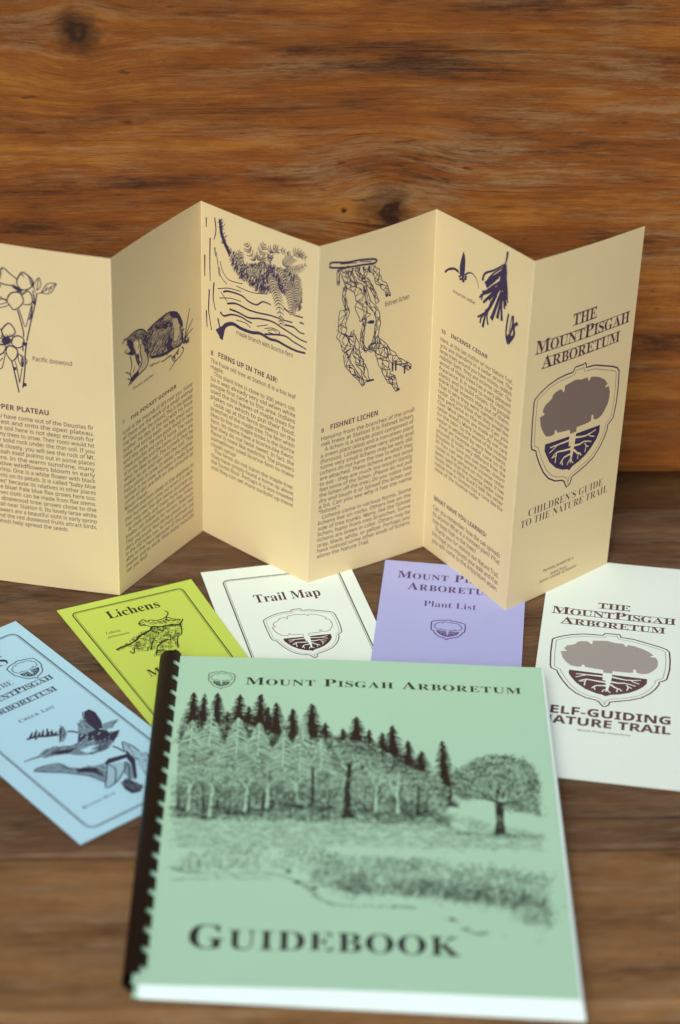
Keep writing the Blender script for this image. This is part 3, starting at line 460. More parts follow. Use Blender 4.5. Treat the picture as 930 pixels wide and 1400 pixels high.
def wood(name, dark, mid, light, grey, knots=(), seed=0.0, axis='XZ', warm=0.5, gscale=1.0):
    """weathered timber, grain along local x; knots = [(x, v, radius)] in metres"""
    m, n, l, b = mat(name)
    tc = n.new('ShaderNodeTexCoord'); sp = n.new('ShaderNodeSeparateXYZ'); l.new(tc.outputs['Object'], sp.inputs[0])
    def mth(op, a, c=None, d=None, clamp=False):
        k = n.new('ShaderNodeMath'); k.operation = op; k.use_clamp = clamp
        for i, v in enumerate((a, c, d)):
            if v is None: continue
            if isinstance(v, (int, float)): k.inputs[i].default_value = v
            else: l.new(v, k.inputs[i])
        return k.outputs[0]
    X = sp.outputs[0]; V = sp.outputs[2] if axis == 'XZ' else sp.outputs[1]; W = sp.outputs[1] if axis == 'XZ' else sp.outputs[2]
    def nz(sx, sv, detail=4.0, off=0.0, vv=None, rough=0.55):
        c = n.new('ShaderNodeCombineXYZ')
        l.new(mth('MULTIPLY_ADD', X, sx, off+seed), c.inputs[0]); l.new(mth('MULTIPLY_ADD', vv or V, sv, off*1.7), c.inputs[1])
        l.new(mth('MULTIPLY_ADD', W, sv*0.6, off), c.inputs[2])
        t = n.new('ShaderNodeTexNoise'); t.inputs['Scale'].default_value = 1; t.inputs['Detail'].default_value = detail; t.inputs['Roughness'].default_value = rough
        l.new(c.outputs[0], t.inputs['Vector']); return t.outputs[0]
    wob = nz(3.2, 7, 3, 3.1)
    V2 = mth('ADD', V, mth('MULTIPLY', mth('SUBTRACT', wob, 0.5), 0.007))
    kn = None; ring = None
    for (kx, kv, kr) in knots:
        dx = mth('MULTIPLY', mth('SUBTRACT', X, kx), 1/(kr*.85)); dv = mth('MULTIPLY', mth('SUBTRACT', V, kv), 1/kr)
        jit = mth('MULTIPLY', mth('SUBTRACT', nz(60, 75, 5, kx*50), 0.5), 2.0)
        d2 = mth('ADD', mth('MULTIPLY', dx, dx), mth('MULTIPLY', dv, dv))
        d = mth('ADD', mth('SQRT', d2), jit)
        far = mth('POWER', 2.718, mth('MULTIPLY', d2, -0.2))
        V2 = mth('SUBTRACT', V2, mth('MULTIPLY', mth('MULTIPLY', dv, far), kr*0.55))
        k = n.new('ShaderNodeMapRange'); k.interpolation_type = 'SMOOTHSTEP'; k.inputs[1].default_value = 1.5; k.inputs[2].default_value = 0.25; k.inputs[3].default_value = 0; k.inputs[4].default_value = 1
        l.new(d, k.inputs[0]); kn = k.outputs[0] if kn is None else mth('MAXIMUM', kn, k.outputs[0])
        rg = mth('MULTIPLY', mth('SINE', mth('MULTIPLY', d, 6.5)), k.outputs[0]); ring = rg if ring is None else mth('ADD', ring, rg)
    g = gscale
    broad = nz(4.2, 44*g, 6, 11, V2, .62); fine = nz(13, 210*g, 6, 5, V2, .7); hair = nz(75, 620*g, 5, 8, V2, .8); blot = nz(16, 42, 6, 21, None, .65); pat = nz(15, 105*g, 7, 31, V2, .72)
    t = mth('ADD', mth('MULTIPLY', broad, 0.62), mth('ADD', mth('MULTIPLY', fine, 0.36), mth('MULTIPLY', hair, 0.28)))
    t = mth('ADD', t, mth('MULTIPLY', mth('SUBTRACT', blot, 0.5), 0.42))
    if ring is not None: t = mth('ADD', t, mth('MULTIPLY', ring, 0.06))
    cr = n.new('ShaderNodeValToRGB'); e = cr.color_ramp.elements
    e[0].position = 0.47; e[0].color = (*dark, 1); e[1].position = 0.80; e[1].color = (*light, 1)
    q = e.new(0.585); q.color = (*mixc(dark, mid, .75), 1); q = e.new(0.655); q.color = (*mid, 1)
    l.new(t, cr.inputs[0]); colr = cr.outputs[0]
    def over(col, c, fac):
        k = n.new('ShaderNodeMix'); k.data_type = 'RGBA'; l.new(fac, k.inputs['Factor']); l.new(col, k.inputs['A']); k.inputs['B'].default_value = (*c, 1); return k.outputs['Result']
    def ramp(v, lo, hi, amt):
        k = n.new('ShaderNodeMapRange'); k.interpolation_type = 'SMOOTHSTEP'; k.inputs[1].default_value = lo; k.inputs[2].default_value = hi; k.inputs[4].default_value = amt; l.new(v, k.inputs[0]); return k.outputs[0]
    gfac = mth('MULTIPLY', ramp(pat, .45, .62, 1.0), ramp(nz(2.2, 13, 5, 44), .36, .56, warm))
    gfac = mth('MULTIPLY', gfac, ramp(hair, .3, .6, .85))
    colr = over(colr, grey, gfac)
    crack = mth('MULTIPLY', ramp(nz(3.2, 190*g, 4, 61, V2), .37, .31, 1.0), ramp(nz(4, 14, 2, 71), 0.46, .62, .7))
    colr = over(colr, tuple(c*.35 for c in dark), crack)
    spot = ramp(nz(55, 160, 2, 91), .68, .76, .55); colr = over(colr, tuple(c*.5 for c in dark), spot)
    if kn is not None: colr = over(colr, tuple(c*.55 for c in dark), mth('MULTIPLY', kn, mth('MULTIPLY_ADD', mth('ADD', ring, 1.0), .2, .62, True)))
    l.new(colr, b.inputs['Base Color'])
    b.inputs['Roughness'].default_value = 0.72; b.inputs['Specular IOR Level'].default_value = 0.3
    hgt = mth('ADD', mth('MULTIPLY', fine, .6), mth('MULTIPLY', hair, .4)); hgt = mth('SUBTRACT', hgt, mth('MULTIPLY', crack, .6))
    if kn is not None: hgt = mth('SUBTRACT', hgt, mth('MULTIPLY', kn, .4))
    bp = n.new('ShaderNodeBump'); bp.inputs['Strength'].default_value = 0.55; bp.inputs['Distance'].default_value = 0.0022
    l.new(hgt, bp.inputs['Height']); l.new(bp.outputs[0], b.inputs['Normal'])
    return m

# ------------------------------------------------------------------ helpers
def link_mesh(name, vs, fs, mats, parent=None, mi=None, smooth=False):
    me = bpy.data.meshes.new(name); me.from_pydata([tuple(v) for v in vs], [], fs)
    for m in (mats if isinstance(mats, list) else [mats]): me.materials.append(m)
    if mi:
        for p, i in zip(me.polygons, mi): p.material_index = i
    if smooth:
        for p in me.polygons: p.use_smooth = True
    me.update()
    o = bpy.data.objects.new(name, me); COL.objects.link(o)
    if parent: o.parent = parent
    return o
def thing(name, label, cat, loc=(0, 0, 0), rz=0, group=None):
    o = bpy.data.objects.new(name, None); COL.objects.link(o); o.empty_display_size = 0.02
    o.location = loc; o.rotation_euler = (0, 0, rz); o['label'] = label; o['category'] = cat
    if group: o['group'] = group
    return o
def smooth_line(p, k=5):
    if len(p) < 3: return list(p)
    q = []; n = len(p); closed = (p[0] == p[-1])
    for i in range(n-1):
        a = p[i-1] if i > 0 else (p[-2] if closed else p[0]); b, c = p[i], p[i+1]
        d = p[i+2] if i+2 < n else (p[1] if closed else p[-1])
        for j in range(k):
            t = j/k; t2, t3 = t*t, t*t*t
            q.append(tuple(0.5*((2*b[x])+(-a[x]+c[x])*t+(2*a[x]-5*b[x]+4*c[x]-d[x])*t2+(-a[x]+3*b[x]-3*c[x]+d[x])*t3) for x in (0, 1)))
    q.append(p[-1]); return q
def inside(p, poly):
    c = False; n = len(poly); x, y = p
    for i in range(n):
        x1, y1 = poly[i]; x2, y2 = poly[i-1]
        if (y1 > y) != (y2 > y) and x < (x2-x1)*(y-y1)/(y2-y1)+x1: c = not c
    return c
def bbox(poly):
    xs = [p[0] for p in poly]; ys = [p[1] for p in poly]; return min(xs), min(ys), max(xs), max(ys)
_tc = {}
def bold(s):
    return ''.join(chr(0x1D400+ord(c)-65) if 'A' <= c <= 'Z' else chr(0x1D41A+ord(c)-97) if 'a' <= c <= 'z' else c for c in s)
def boldit(s):
    return ''.join(chr(0x1D468+ord(c)-65) if 'A' <= c <= 'Z' else chr(0x1D482+ord(c)-97) if 'a' <= c <= 'z' else c for c in s)
def sansm(s, cap, low, dig):
    return ''.join(chr(cap+ord(c)-65) if 'A' <= c <= 'Z' else chr(low+ord(c)-97) if 'a' <= c <= 'z' else chr(dig+ord(c)-48) if '0' <= c <= '9' else c for c in s)
def glyphs(s, style):
    """flat outline of one piece of lettering at size 1: (verts, faces, width)"""
    key = (s, style)
    if key in _tc: return _tc[key]
    cu = bpy.data.curves.new('lettering', 'FONT'); cu.size = 1; cu.resolution_u = 2
    if style == 'sans': cu.body = sansm(s, 0x1D5A0, 0x1D5BA, 0x1D7E2); cu.offset = 0.011
    elif style == 'sansb': cu.body = sansm(s, 0x1D5D4, 0x1D5EE, 0x1D7EC); cu.offset = 0.009
    elif style == 'sansi': cu.body = sansm(s, 0x1D608, 0x1D622, 0x1D7E2); cu.offset = 0.006
    elif style == 'serifi': cu.body = boldit(s); cu.offset = -0.012; cu.resolution_u = 3
    elif style == 'serif': cu.body = bold(s); cu.offset = -0.012; cu.resolution_u = 4
    elif style == 'serifb': cu.body = bold(s); cu.resolution_u = 4
    o = bpy.data.objects.new('lettering', cu); COL.objects.link(o)
    me = bpy.data.meshes.new_from_object(o); bpy.data.objects.remove(o)
    vs = [(v.co.x, v.co.y) for v in me.vertices]; fs = [tuple(p.vertices) for p in me.polygons]
    bpy.data.meshes.remove(me); bpy.data.curves.remove(cu)
    x0 = min(v[0] for v in vs); x1 = max(v[0] for v in vs)
    vs = [(x-x0, y) for x, y in vs]
    _tc[key] = (vs, fs, x1-x0); return _tc[key]

class Print:
    """ink on a sheet: flat shapes in the sheet's own millimetres, laid a few hundredths of a millimetre above the paper"""
    def __init__(s, fn, seed=1): s.v = []; s.f = []; s.m = []; s.fn = fn; s.r = random.Random(seed); s.lay = 0.0
    def h(s): return 0.13+s.lay+s.r.random()*0.012
    def tri(s, a, b, c, h, mi, depth=0):
        ls = [(a[0]-b[0])**2+(a[1]-b[1])**2, (b[0]-c[0])**2+(b[1]-c[1])**2, (c[0]-a[0])**2+(c[1]-a[1])**2]; k = ls.index(max(ls))
        if ls[k] > 49 and depth < 9:
            if k == 1: a, b, c = b, c, a
            elif k == 2: a, b, c = c, a, b
            mm = ((a[0]+b[0])/2, (a[1]+b[1])/2)
            s.tri(a, mm, c, h, mi, depth+1); s.tri(mm, b, c, h, mi, depth+1); return
        i = len(s.v); s.v += [s.fn(p[0], p[1], h) for p in (a, b, c)]; s.f.append((i, i+1, i+2)); s.m.append(mi)
    def fill(s, poly, mi=0, h=None):
        h = h or s.h()
        for t in tessellate_polygon([[Vector((p[0], p[1], 0)) for p in poly]]): s.tri(poly[t[0]], poly[t[1]], poly[t[2]], h, mi)
    def stroke(s, pts, w0, w1=None, mi=0, h=None, k=5, closed=False):
        w1 = w0 if w1 is None else w1; h = h or s.h()
        q = smooth_line(pts, k) if k else list(pts)
        if len(q) < 2: return
        q2 = [q[0]]
        for a, b in zip(q, q[1:]):
            c = int(math.hypot(b[0]-a[0], b[1]-a[1])/4)+1
            for j in range(1, c+1): q2.append((a[0]+(b[0]-a[0])*j/c, a[1]+(b[1]-a[1])*j/c))
        q = q2; n = len(q)
        i0 = len(s.v)
        for i in range(n):
            a = q[max(i-1, 0)]; b = q[min(i+1, n-1)]
            if closed and (i == 0 or i == n-1): a, b = q[-2], q[1]
            dx, dy = b[0]-a[0], b[1]-a[1]; ll = math.hypot(dx, dy) or 1
            w = (w0+(w1-w0)*i/(n-1))/2; nx, ny = -dy/ll*w, dx/ll*w
            s.v += [s.fn(q[i][0]+nx, q[i][1]+ny, h), s.fn(q[i][0]-nx, q[i][1]-ny, h)]
            if i: j = i0+2*i; s.f.append((j-2, j-1, j+1, j)); s.m.append(mi)
    def hatch(s, poly, d, n, w, mi=0, k=0):
        x0, y0, x1, y1 = bbox(poly); c = 0
        while c < n:
            p = (s.r.uniform(x0, x1), s.r.uniform(y0, y1)); c += 1
            for _ in range(30):
                if inside(p, poly): break
                p = (s.r.uniform(x0, x1), s.r.uniform(y0, y1))
            u = s.r.uniform(.35, .6); j = s.r.uniform(-.3, .3)
            ex, ey = d[0]*u-d[1]*j*u, d[1]*u+d[0]*j*u
            s.stroke([(p[0]-ex, p[1]-ey), (p[0]+ey*.15, p[1]-ex*.15), (p[0]+ex, p[1]+ey)], w*.9, w*.4, mi, k=2)
    def net(s, pts, w0, w1):
        q = smooth_line(pts, 6); n = len(q); r = s.r; th = 0.5
        L = [];Rr = []
        for i in range(n):
            a = q[max(i-1, 0)]; b = q[min(i+1, n-1)]; dx, dy = b[0]-a[0], b[1]-a[1]; ll = math.hypot(dx, dy) or 1
            w = (w0+(w1-w0)*i/(n-1)); wl_, wr_ = w*r.uniform(.6, 1.2), w*r.uniform(.6, 1.2)
            L.append((q[i][0]-dy/ll*wl_, q[i][1]+dx/ll*wl_)); Rr.append((q[i][0]+dy/ll*wr_, q[i][1]-dx/ll*wr_))
        s.stroke(L[::2]+[q[-1]], th, th, k=3); s.stroke(Rr[::2]+[q[-1]], th, th, k=3)
        tot = sum(math.hypot(q[i+1][0]-q[i][0], q[i+1][1]-q[i][1]) for i in range(n-1))
        cells = max(3, int(tot/2.0)); pv = None
        for c in range(cells+1):
            f = c/cells*(n-1); i = min(int(f), n-1); t = r.uniform(.28, .72); mid = (L[i][0]+(Rr[i][0]-L[i][0])*t+r.uniform(-.5, .5), L[i][1]+(Rr[i][1]-L[i][1])*t+r.uniform(-.5, .5))
            for S_ in (L, Rr):
                if r.random() < .82:
                    k_ = max(0, min(n-1, i+r.choice((-4, -3, -2, 0, 2, 3)))); e = S_[k_]
                    s.stroke([mid, ((mid[0]+e[0])/2+r.uniform(-.35, .35), (mid[1]+e[1])/2+r.uniform(-.35, .35)), e], th*r.uniform(.7, 1.2), th*.7, k=3)
            if pv and r.random() < .8: s.stroke([pv, ((pv[0]+mid[0])/2+r.uniform(-.5, .5), (pv[1]+mid[1])/2), mid], th*r.uniform(.7, 1.5), th*.8, k=3)
            pv = mid
    def frond(s, pts, l):
        q = smooth_line(pts, 5); n = len(q); w = .5
        s.stroke(pts, w, w*.6)
        tot = sum(math.hypot(q[i+1][0]-q[i][0], q[i+1][1]-q[i][1]) for i in range(n-1)); m = max(4, int(tot/1.5))
        for c in range(m+1):
            i = min(int(c/m*(n-1)), n-1)
            a = q[max(i-1, 0)]; b = q[min(i+1, n-1)]; dx, dy = b[0]-a[0], b[1]-a[1]; ll = math.hypot(dx, dy) or 1
            dx /= ll; dy /= ll; t = c/m; le = l*(.45+.7*math.sin(math.pi*(.15+.8*t)))*.8
            for sg in (-1, 1):
                e = (q[i][0]+(dx*.55-sg*dy*.85)*le, q[i][1]+(dy*.55+sg*dx*.85)*le); mid = ((q[i][0]*.5+e[0]*.5)-dx*.12*le, (q[i][1]*.5+e[1]*.5)-dy*.12*le)
                s.stroke([q[i], mid, e], 1.5, .7, 3, h=s.h()+.012, k=3); s.stroke([q[i], mid, e], .75, .35, 0, h=s.h()+.03, k=3)
    def scribble(s, poly, n):
        x0, y0, x1, y1 = bbox(poly); r = s.r
        for _ in range(n):
            for _t in range(30):
                p = (r.uniform(x0, x1), r.uniform(y0, y1))
                if inside(p, poly): break
            a = r.uniform(0, 6.28); rad = r.uniform(.6, 1.5); pts = []
            for j in range(r.randint(4, 7)):
                a += r.uniform(.5, 1.1); k = rad*r.uniform(.7, 1.2); pts.append((p[0]+k*math.cos(a)*1.2, p[1]+k*math.sin(a)))
            s.stroke(pts, .30, .2, 0, k=3)
    def lettering(s, style, text, x0, y, x1, cap, mi=0):
        rules = style == 'serifc'
        if style in ('serifsc', 'serifc'):            # capitals with small capitals, set letter by letter
            segs = []; cur = 0; first = True
            big = {'MOUNTPISGAH': (0, 5)}.get(text, None)
            for ix, ch in enumerate(text):
                if ch == ' ': cur += .34; first = True; continue
                isbig = (ix in big) if big else first
                if text in ('THE', 'OF'): isbig = False
                sc = 1.0 if isbig else .8; vs, fs, w = glyphs(ch, 'serifb')
                segs.append((vs, fs, cur, sc)); cur += w*sc+(.075 if style == 'serifsc' else .035); first = False
            k = (x1-x0)/max(cur-.05, .1); ky = cap/.69
            for vs, fs, cx, sc in segs: s.put(vs, fs, x0+cx*k, y, k*sc, ky*sc, mi)
            if rules:
                hh = cap*.8
                for yy in (y+.1, y-hh-.1): s.stroke([(x0+(2.2 if yy < y-1 and text != 'THE' else 0), yy), (x1, yy)], .42, .42, mi, k=0)
            return
        vs, fs, w = glyphs(text, style)
        s.put(vs, fs, x0, y, (x1-x0)/w, cap/.70, mi)
    def put(s, vs, fs, x, y, kx, ky, mi):
        h = s.h(); i = len(s.v)
        for a, b in vs: s.v.append(s.fn(x+a*kx, y-b*ky, h))
        for f in fs: s.f.append(tuple(i+j for j in f)); s.m.append(mi)
    def body(s, x0, x1, y0, y1, lines, mi=0):
        n = len(lines); sp = (y1-y0)/(n-1); size = sp*.93; ws = []
        for t in lines: ws.append(glyphs(t.strip(), 'sans')[2])
        full = sorted(ws)[int(n*.7)]; kx = (x1-x0)/full
        for i, t in enumerate(lines):
            ind = 2.6 if t.startswith(' ') else 0; vs, fs, w = glyphs(t.strip(), 'sans'); k = kx
            if w > full*.80: k = (x1-x0-ind)/w
            if i in (0,): k = (x1-x0-ind)/w
            s.put(vs, fs, x0+ind, y0+sp*i, k, size, mi)
    def border(s, x0, y0, x1, y1, r, mi=0):
        for off, w in ((0, .75), (1.1, .28)):
            a, b, c, d, q = x0+off, y0+off, x1-off, y1-off, r-off*.6; pts = []
            for (cx, cy, a0) in ((c-q, b+q, -90), (c-q, d-q, 0), (a+q, d-q, 90), (a+q, b+q, 180)):
                for j in range(7): t = R(a0+15*j); pts.append((cx+q*math.cos(t), cy+q*math.sin(t)))
            pts.append(pts[0]); dense = []
            for i in range(len(pts)-1):
                m = max(1, int(math.hypot(pts[i+1][0]-pts[i][0], pts[i+1][1]-pts[i][1])/6))
                for j in range(m): dense.append(tuple(pts[i][z]+(pts[i+1][z]-pts[i][z])*j/m for z in (0, 1)))
            dense.append(pts[0]); s.stroke(dense, w, w, mi, k=0, closed=True)
    def emblem(s, cx, cy, w, kind, hgt=None):
        O, Cr, Bo, Ro = DATA['emb']; wy = w if hgt is None else hgt/1.152; T = lambda pts: [(cx+a*w, cy+b*wy) for a, b in pts]
        lw = w*(.013 if kind in ('grey', 'line') else .035)
        o = T(O); s.stroke(o+[o[0]], lw, lw, 0, k=0, closed=True)
        inn = []
        n = len(o)
        for i in range(n):
            a, b = o[i-1], o[(i+1) % n]; dx, dy = b[0]-a[0], b[1]-a[1]; ll = math.hypot(dx, dy) or 1; q = w*.035
            p1 = (o[i][0]-dy/ll*q, o[i][1]+dx/ll*q); p2 = (o[i][0]+dy/ll*q, o[i][1]-dx/ll*q)
            inn.append(p1 if inside(p1, o) else p2)
        if kind in ('grey', 'line'): s.stroke(inn+[inn[0]], lw*.55, lw*.55, 1, k=0, closed=True)
        if kind == 'grey': s.fill(T(Cr), 4)
        else:
            c = T(Cr); s.stroke(c+[c[0]], lw*.7, lw*.7, 0, k=0, closed=True)
        s.fill(T(Bo), 0, h=.155)
        hh = .17
        for a, b, pts in Ro:
            hh += .003; s.stroke(T(pts), a*w, b*w, 3, h=hh, k=2)
    def draw(s, items):
        for e in items:
            s.lay += .0002
            t = e[0]
            if t == 's': s.stroke(e[3], e[1], e[2])
            elif t == 'f':
                s.lay += .0125; s.fill(e[2], SLOT[e[1]])
            elif t == 'h': s.hatch(e[2], e[3], e[4], e[5], SLOT[e[1]])
            elif t == 'n': s.net(e[3], e[1], e[2])
            elif t == 'fr': s.frond(e[2], e[1])
            elif t == 'c': s.scribble(e[1], e[2])
            elif t == 't': s.lettering(*e[1:])
            elif t == 'b': s.body(*e[1:])
            elif t == 'border': s.border(*e[1:])
            elif t == 'e': s.emblem(*e[1:])
        return s
    def build(s, name, mats, parent):
        return link_mesh(name, s.v, s.f, mats, parent, s.m)

KINDS = {'sansb': 'heading', 'sans': 'caption', 'sansi': 'caption', 'serifi': 'caption'}
def lettering_parts(items, fn, mats, parent):
    groups = []
    for e in items:
        kind = 'body_text' if e[0] == 'b' else KINDS.get(e[1], 'title_lettering')
        if groups and groups[-1][2] == (e[1] if e[0] == 't' else None) and e[0] == 't' and e[1] != 'serifsc' and kind != 'body_text': groups[-1][1].append(e)
        else: groups.append((kind, [e], e[1] if e[0] == 't' else None))
    for i, (kind, es, st) in enumerate(groups): Print(fn, i+3).draw(es).build(kind, mats, parent)
def V(p): return Vector(p)*0.001
def sheet(name, fn, W, H, nx, ny, material, parent, th=.1):
    """a paper sheet of thickness 2*th mm over the surface fn(x, y, h)"""
    vs = []; fs = []
    for hh in (th, -th):
        for j in range(ny+1):
            for i in range(nx+1): vs.append(fn(W*i/nx, H*j/ny, hh))
    k = (nx+1)*(ny+1)
    for j in range(ny):
        for i in range(nx):
            a = j*(nx+1)+i; fs.append((a, a+nx+1, a+nx+2, a+1)); fs.append((k+a, k+a+1, k+a+nx+2, k+a+nx+1))
    edge = [i for i in range(nx+1)]+[j*(nx+1)+nx for j in range(1, ny+1)]+[ny*(nx+1)+i for i in range(nx-1, -1, -1)]+[j*(nx+1) for j in range(ny-1, 0, -1)]
    for a, b in zip(edge, edge[1:]+edge[:1]): fs.append((a, b, k+b, k+a))
    return link_mesh(name, vs, fs, material, parent, smooth=False)

# ------------------------------------------------------------------ wooden setting
WO = V(DATA['wood']['org']); PSI = DATA['wood']['psi']
def slab(name, x0, x1, prof, material, parent, seed, amp=.0012, step=.012):
    """a long plank: cross-section prof [(y, z)] swept along local x with small hewn irregularities"""
    vs = []; fs = []; n = len(prof); nx = int((x1-x0)/step)
    for i in range(nx+1):
        x = x0+(x1-x0)*i/nx
        for (y, z) in prof:
            d = noise.noise(Vector((x*5+seed, y*14, z*14)))*amp
            vs.append((x, y+d, z+noise.noise(Vector((x*4, y*10+seed, z*10)))*amp))
    for i in range(nx):
        for j in range(n):
            a = i*n+j; b = i*n+(j+1) % n; fs.append((a, b, b+n, a+n))
    fs.append(tuple(range(n))[::-1]); fs.append(tuple(nx*n+j for j in range(n)))
    return link_mesh(name, vs, fs, material, parent, smooth=False)
K = [(a/1000, b/1000) for a, b in DATA['knots']]
wallmat = wood('old wall timber', (0.060, 0.019, 0.005), (0.225, 0.068, 0.009), (0.36, 0.138, 0.020), (0.28, 0.165, 0.075),
               [(K[0][0], K[0][1], .014), (K[1][0], K[1][1]-.002, .017), (K[2][0], K[2][1], .0022)], seed=2.3, warm=.95)
lowmat = wood('shaded lower timber', (0.05, 0.02, 0.008), (0.17, 0.07, 0.02), (0.30, 0.14, 0.04), (0.22, 0.15, 0.08), seed=7.7, warm=.6)
tabmat = wood('weathered rear timber with shade', (0.042, 0.020, 0.010), (0.122, 0.062, 0.030), (0.21, 0.116, 0.055), (0.18, 0.126, 0.082), [(.168, -.225, .02)], seed=5.1, axis='XY', warm=.75, gscale=.8)  # rear plank: shade near the wall is darkened into the wood colour
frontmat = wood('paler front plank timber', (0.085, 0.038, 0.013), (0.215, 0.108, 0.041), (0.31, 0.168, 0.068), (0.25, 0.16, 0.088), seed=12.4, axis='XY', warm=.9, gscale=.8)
wall = thing('timber_wall', 'old hewn timber wall with golden brown horizontal grain and dark knots behind the papers', 'wall', WO, PSI)
yw = .009
hew = lambda z: yw+.013*(max(0, .15-z)/.15)**2
prof = [(hew(.01)+.006, .0105), (hew(.013)+.0015, .0135), (hew(.019), .019)]+[(hew(.019+.01*i), .019+.01*i) for i in range(1, 10)]+[(hew(.09+.03*i)+.0008*math.sin(i*1.3), .09+.03*i) for i in range(1, 14)]+[(yw+.002, .51), (yw+.012, .516), (yw+.09, .516), (yw+.09, .0105)]
slab('board', -1.0, 1.0, prof, wallmat, wall, 1.0)
prof = [(yw+.012, .5185), (yw+.003, .524)]+[(yw+.001, .55+.05*i) for i in range(8)]+[(yw+.012, .93), (yw+.09, .93), (yw+.09, .5185)]
slab('board', -1.0, 1.0, prof, lowmat, wall, 4.0)
prof = [(yw+.062, -.16), (yw+.056, -.15), (yw+.056, .002), (yw+.062, .011), (yw+.09, .011), (yw+.09, -.16)]
slab('board', -1.0, 1.0, prof, lowmat, wall, 9.0)
table = thing('wooden_table', 'weathered brown wooden table top under the papers and book', 'table', WO, PSI)
TF = -.4655; TS = -.3435
prof = [(.004, -.006), (.001, -.0025), (-.004, 0)]+[(-.004+(TS+.006)*i/20, 0) for i in range(1, 20)]+[(TS+.003, 0), (TS+.0008, -.0015), (TS+.0005, -.045), (.004, -.045)]
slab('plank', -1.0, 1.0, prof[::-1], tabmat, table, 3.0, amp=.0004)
prof = [(TS-.0005, -.045), (TS-.0008, -.0018), (TS-.003, -.0004)]+[(TS-.003+(TF-TS+.009)*i/8, -.0004) for i in range(1, 8)]+[(TF+.006, -.0004), (TF+.001, -.003), (TF, -.009), (TF, -.045)]
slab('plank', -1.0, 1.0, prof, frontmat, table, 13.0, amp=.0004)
prof = [(TF-.0045, -.045), (TF-.0045, -.012), (TF-.008, -.006), (TF-.012, -.004)]+[(TF-.012-.01*i, -.004) for i in range(1, 20)]+[(TF-.205, -.010), (TF-.207, -.045)]
slab('plank', -1.0, 1.0, prof, lowmat, table, 6.0, amp=.0004)

# ------------------------------------------------------------------ standing fold-out brochure
def quad_fn(T0, T1, B1, B0, W, H, bow=0.0, sag=0.0):
    T0, T1, B1, B0 = map(Vector, (T0, T1, B1, B0)); nn = (T1-T0).cross(B0-T0).normalized()*-1
    if nn.y > .2 and bow is not None and abs(nn.z) < .5: nn = -nn
    def fn(x, y, h):
        u, v = x/W, y/H; p = T0*(1-u)*(1-v)+T1*u*(1-v)+B1*u*v+B0*(1-u)*v
        d = bow*math.sin(math.pi*min(max(u, 0), 1))*(1-.55*v)
        return (p+nn*(h+d))*0.001
    return fn
brochure = thing('folded_brochure', 'tall cream fold-out brochure standing in zigzag panels with purple drawings and text', 'brochure', (0, 0, 0))
cream = paper('cream card', C_CREAM, .035)
bset = inkset('brochure', C_CREAM, PURPLE_INK, (0.20, 0.145, 0.125))
cset = inkset('brochure cover', C_CREAM, (0.10, 0.045, 0.055), (0.20, 0.145, 0.125))
cset[0] = ink('brochure cover ink', (0.085, 0.035, 0.06))
tset = inkset('brochure text', C_CREAM, (0.115, 0.065, 0.085))
worn_hl = paper('fold highlight and wear', (0.80, 0.68, 0.45), .03)  # lighter cream strips paint a highlight along the folds, over fibre wear
for i in range(6):
    fn = quad_fn(DATA['T'][i], DATA['T'][i+1], DATA['B'][i+1], DATA['B'][i], 87, 228, (1.2, -.8, 1.1, 2.0, -.9, 1.2)[i])
    p = sheet('panel', fn, 87, 228, 24, 40, cream, brochure)
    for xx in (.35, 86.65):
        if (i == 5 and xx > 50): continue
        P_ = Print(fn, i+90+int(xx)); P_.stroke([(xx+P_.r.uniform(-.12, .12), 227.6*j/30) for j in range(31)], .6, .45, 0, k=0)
        P_.build('fold_highlight', [worn_hl], p)
    lettering_parts(DATA['texts']['p%d' % i], fn, cset if i == 5 else tset, p)
    Print(fn, i+40).draw(DATA['art']['p%d' % i]).build('emblem' if i == 5 else 'illustration', bset, p)

# ------------------------------------------------------------------ leaflets lying on the table
def leaflet(key, name, label, color, icol, zs, curl, greyc=None, mid=.62, lift=0.0):
    d = DATA['leaf'][key]; W, L = d['W'], d['L']; Rr = [list(p) for p in d['R']]
    for p, z in zip(Rr, zs): p[2] = z
    t = thing(name, label, 'leaflet', (0, 0, 0), 0, 'leaflets lying fanned out around the guidebook')
    base = quad_fn(Rr[0], Rr[1], Rr[2], Rr[3], W, L, None if False else 0.0)
    def fn(x, y, h, k=1.0, low=0.0):
        p = base(x, y, 0); u = x/W; v = y/L
        z = curl*(max(0, u-.55)/.45)**2*k+lift*(max(0, .25-v)/.25)**2*k
        return Vector((p.x, p.y, p.z+(h+z-low)*0.001))
    pm = paper(key+' paper', color, .03)
    f = sheet('front_panel', fn, W, L, 18, 40, pm, t, .07)
    sheet('inner_panel', lambda x, y, h: fn(W*.004+x*.985, .4+y*.997, h, .45, .3), W, L, 18, 40, pm, t, .07)
    sheet('back_panel', lambda x, y, h: fn(W*.002+x*.992, .2+y*.998, h, .05, .6), W, L, 18, 40, pm, t, .07)
    st = inkset(key, color, icol, greyc)
    lettering_parts(DATA['texts'][key], fn, st, f)
    its = DATA['art'][key]
    em = [e for e in its if e[0] == 'e']; bo = [e for e in its if e[0] == 'border']; il = [e for e in its if e[0] not in ('e', 'border')]
    if em: Print(fn, 9).draw(em).build('emblem', st, f)
    if bo: Print(fn, 11).draw(bo).build('border_line', st, f)
    if il: Print(fn, 12).draw(il).build('illustration', st, f)
    return t
leaflet('trail', 'trail_map_leaflet', 'white leaflet with outlined acorn emblem and black border under the middle brochure fold', C_WHITE, BROWN_INK, (.9, .9, .9, .9), .4)
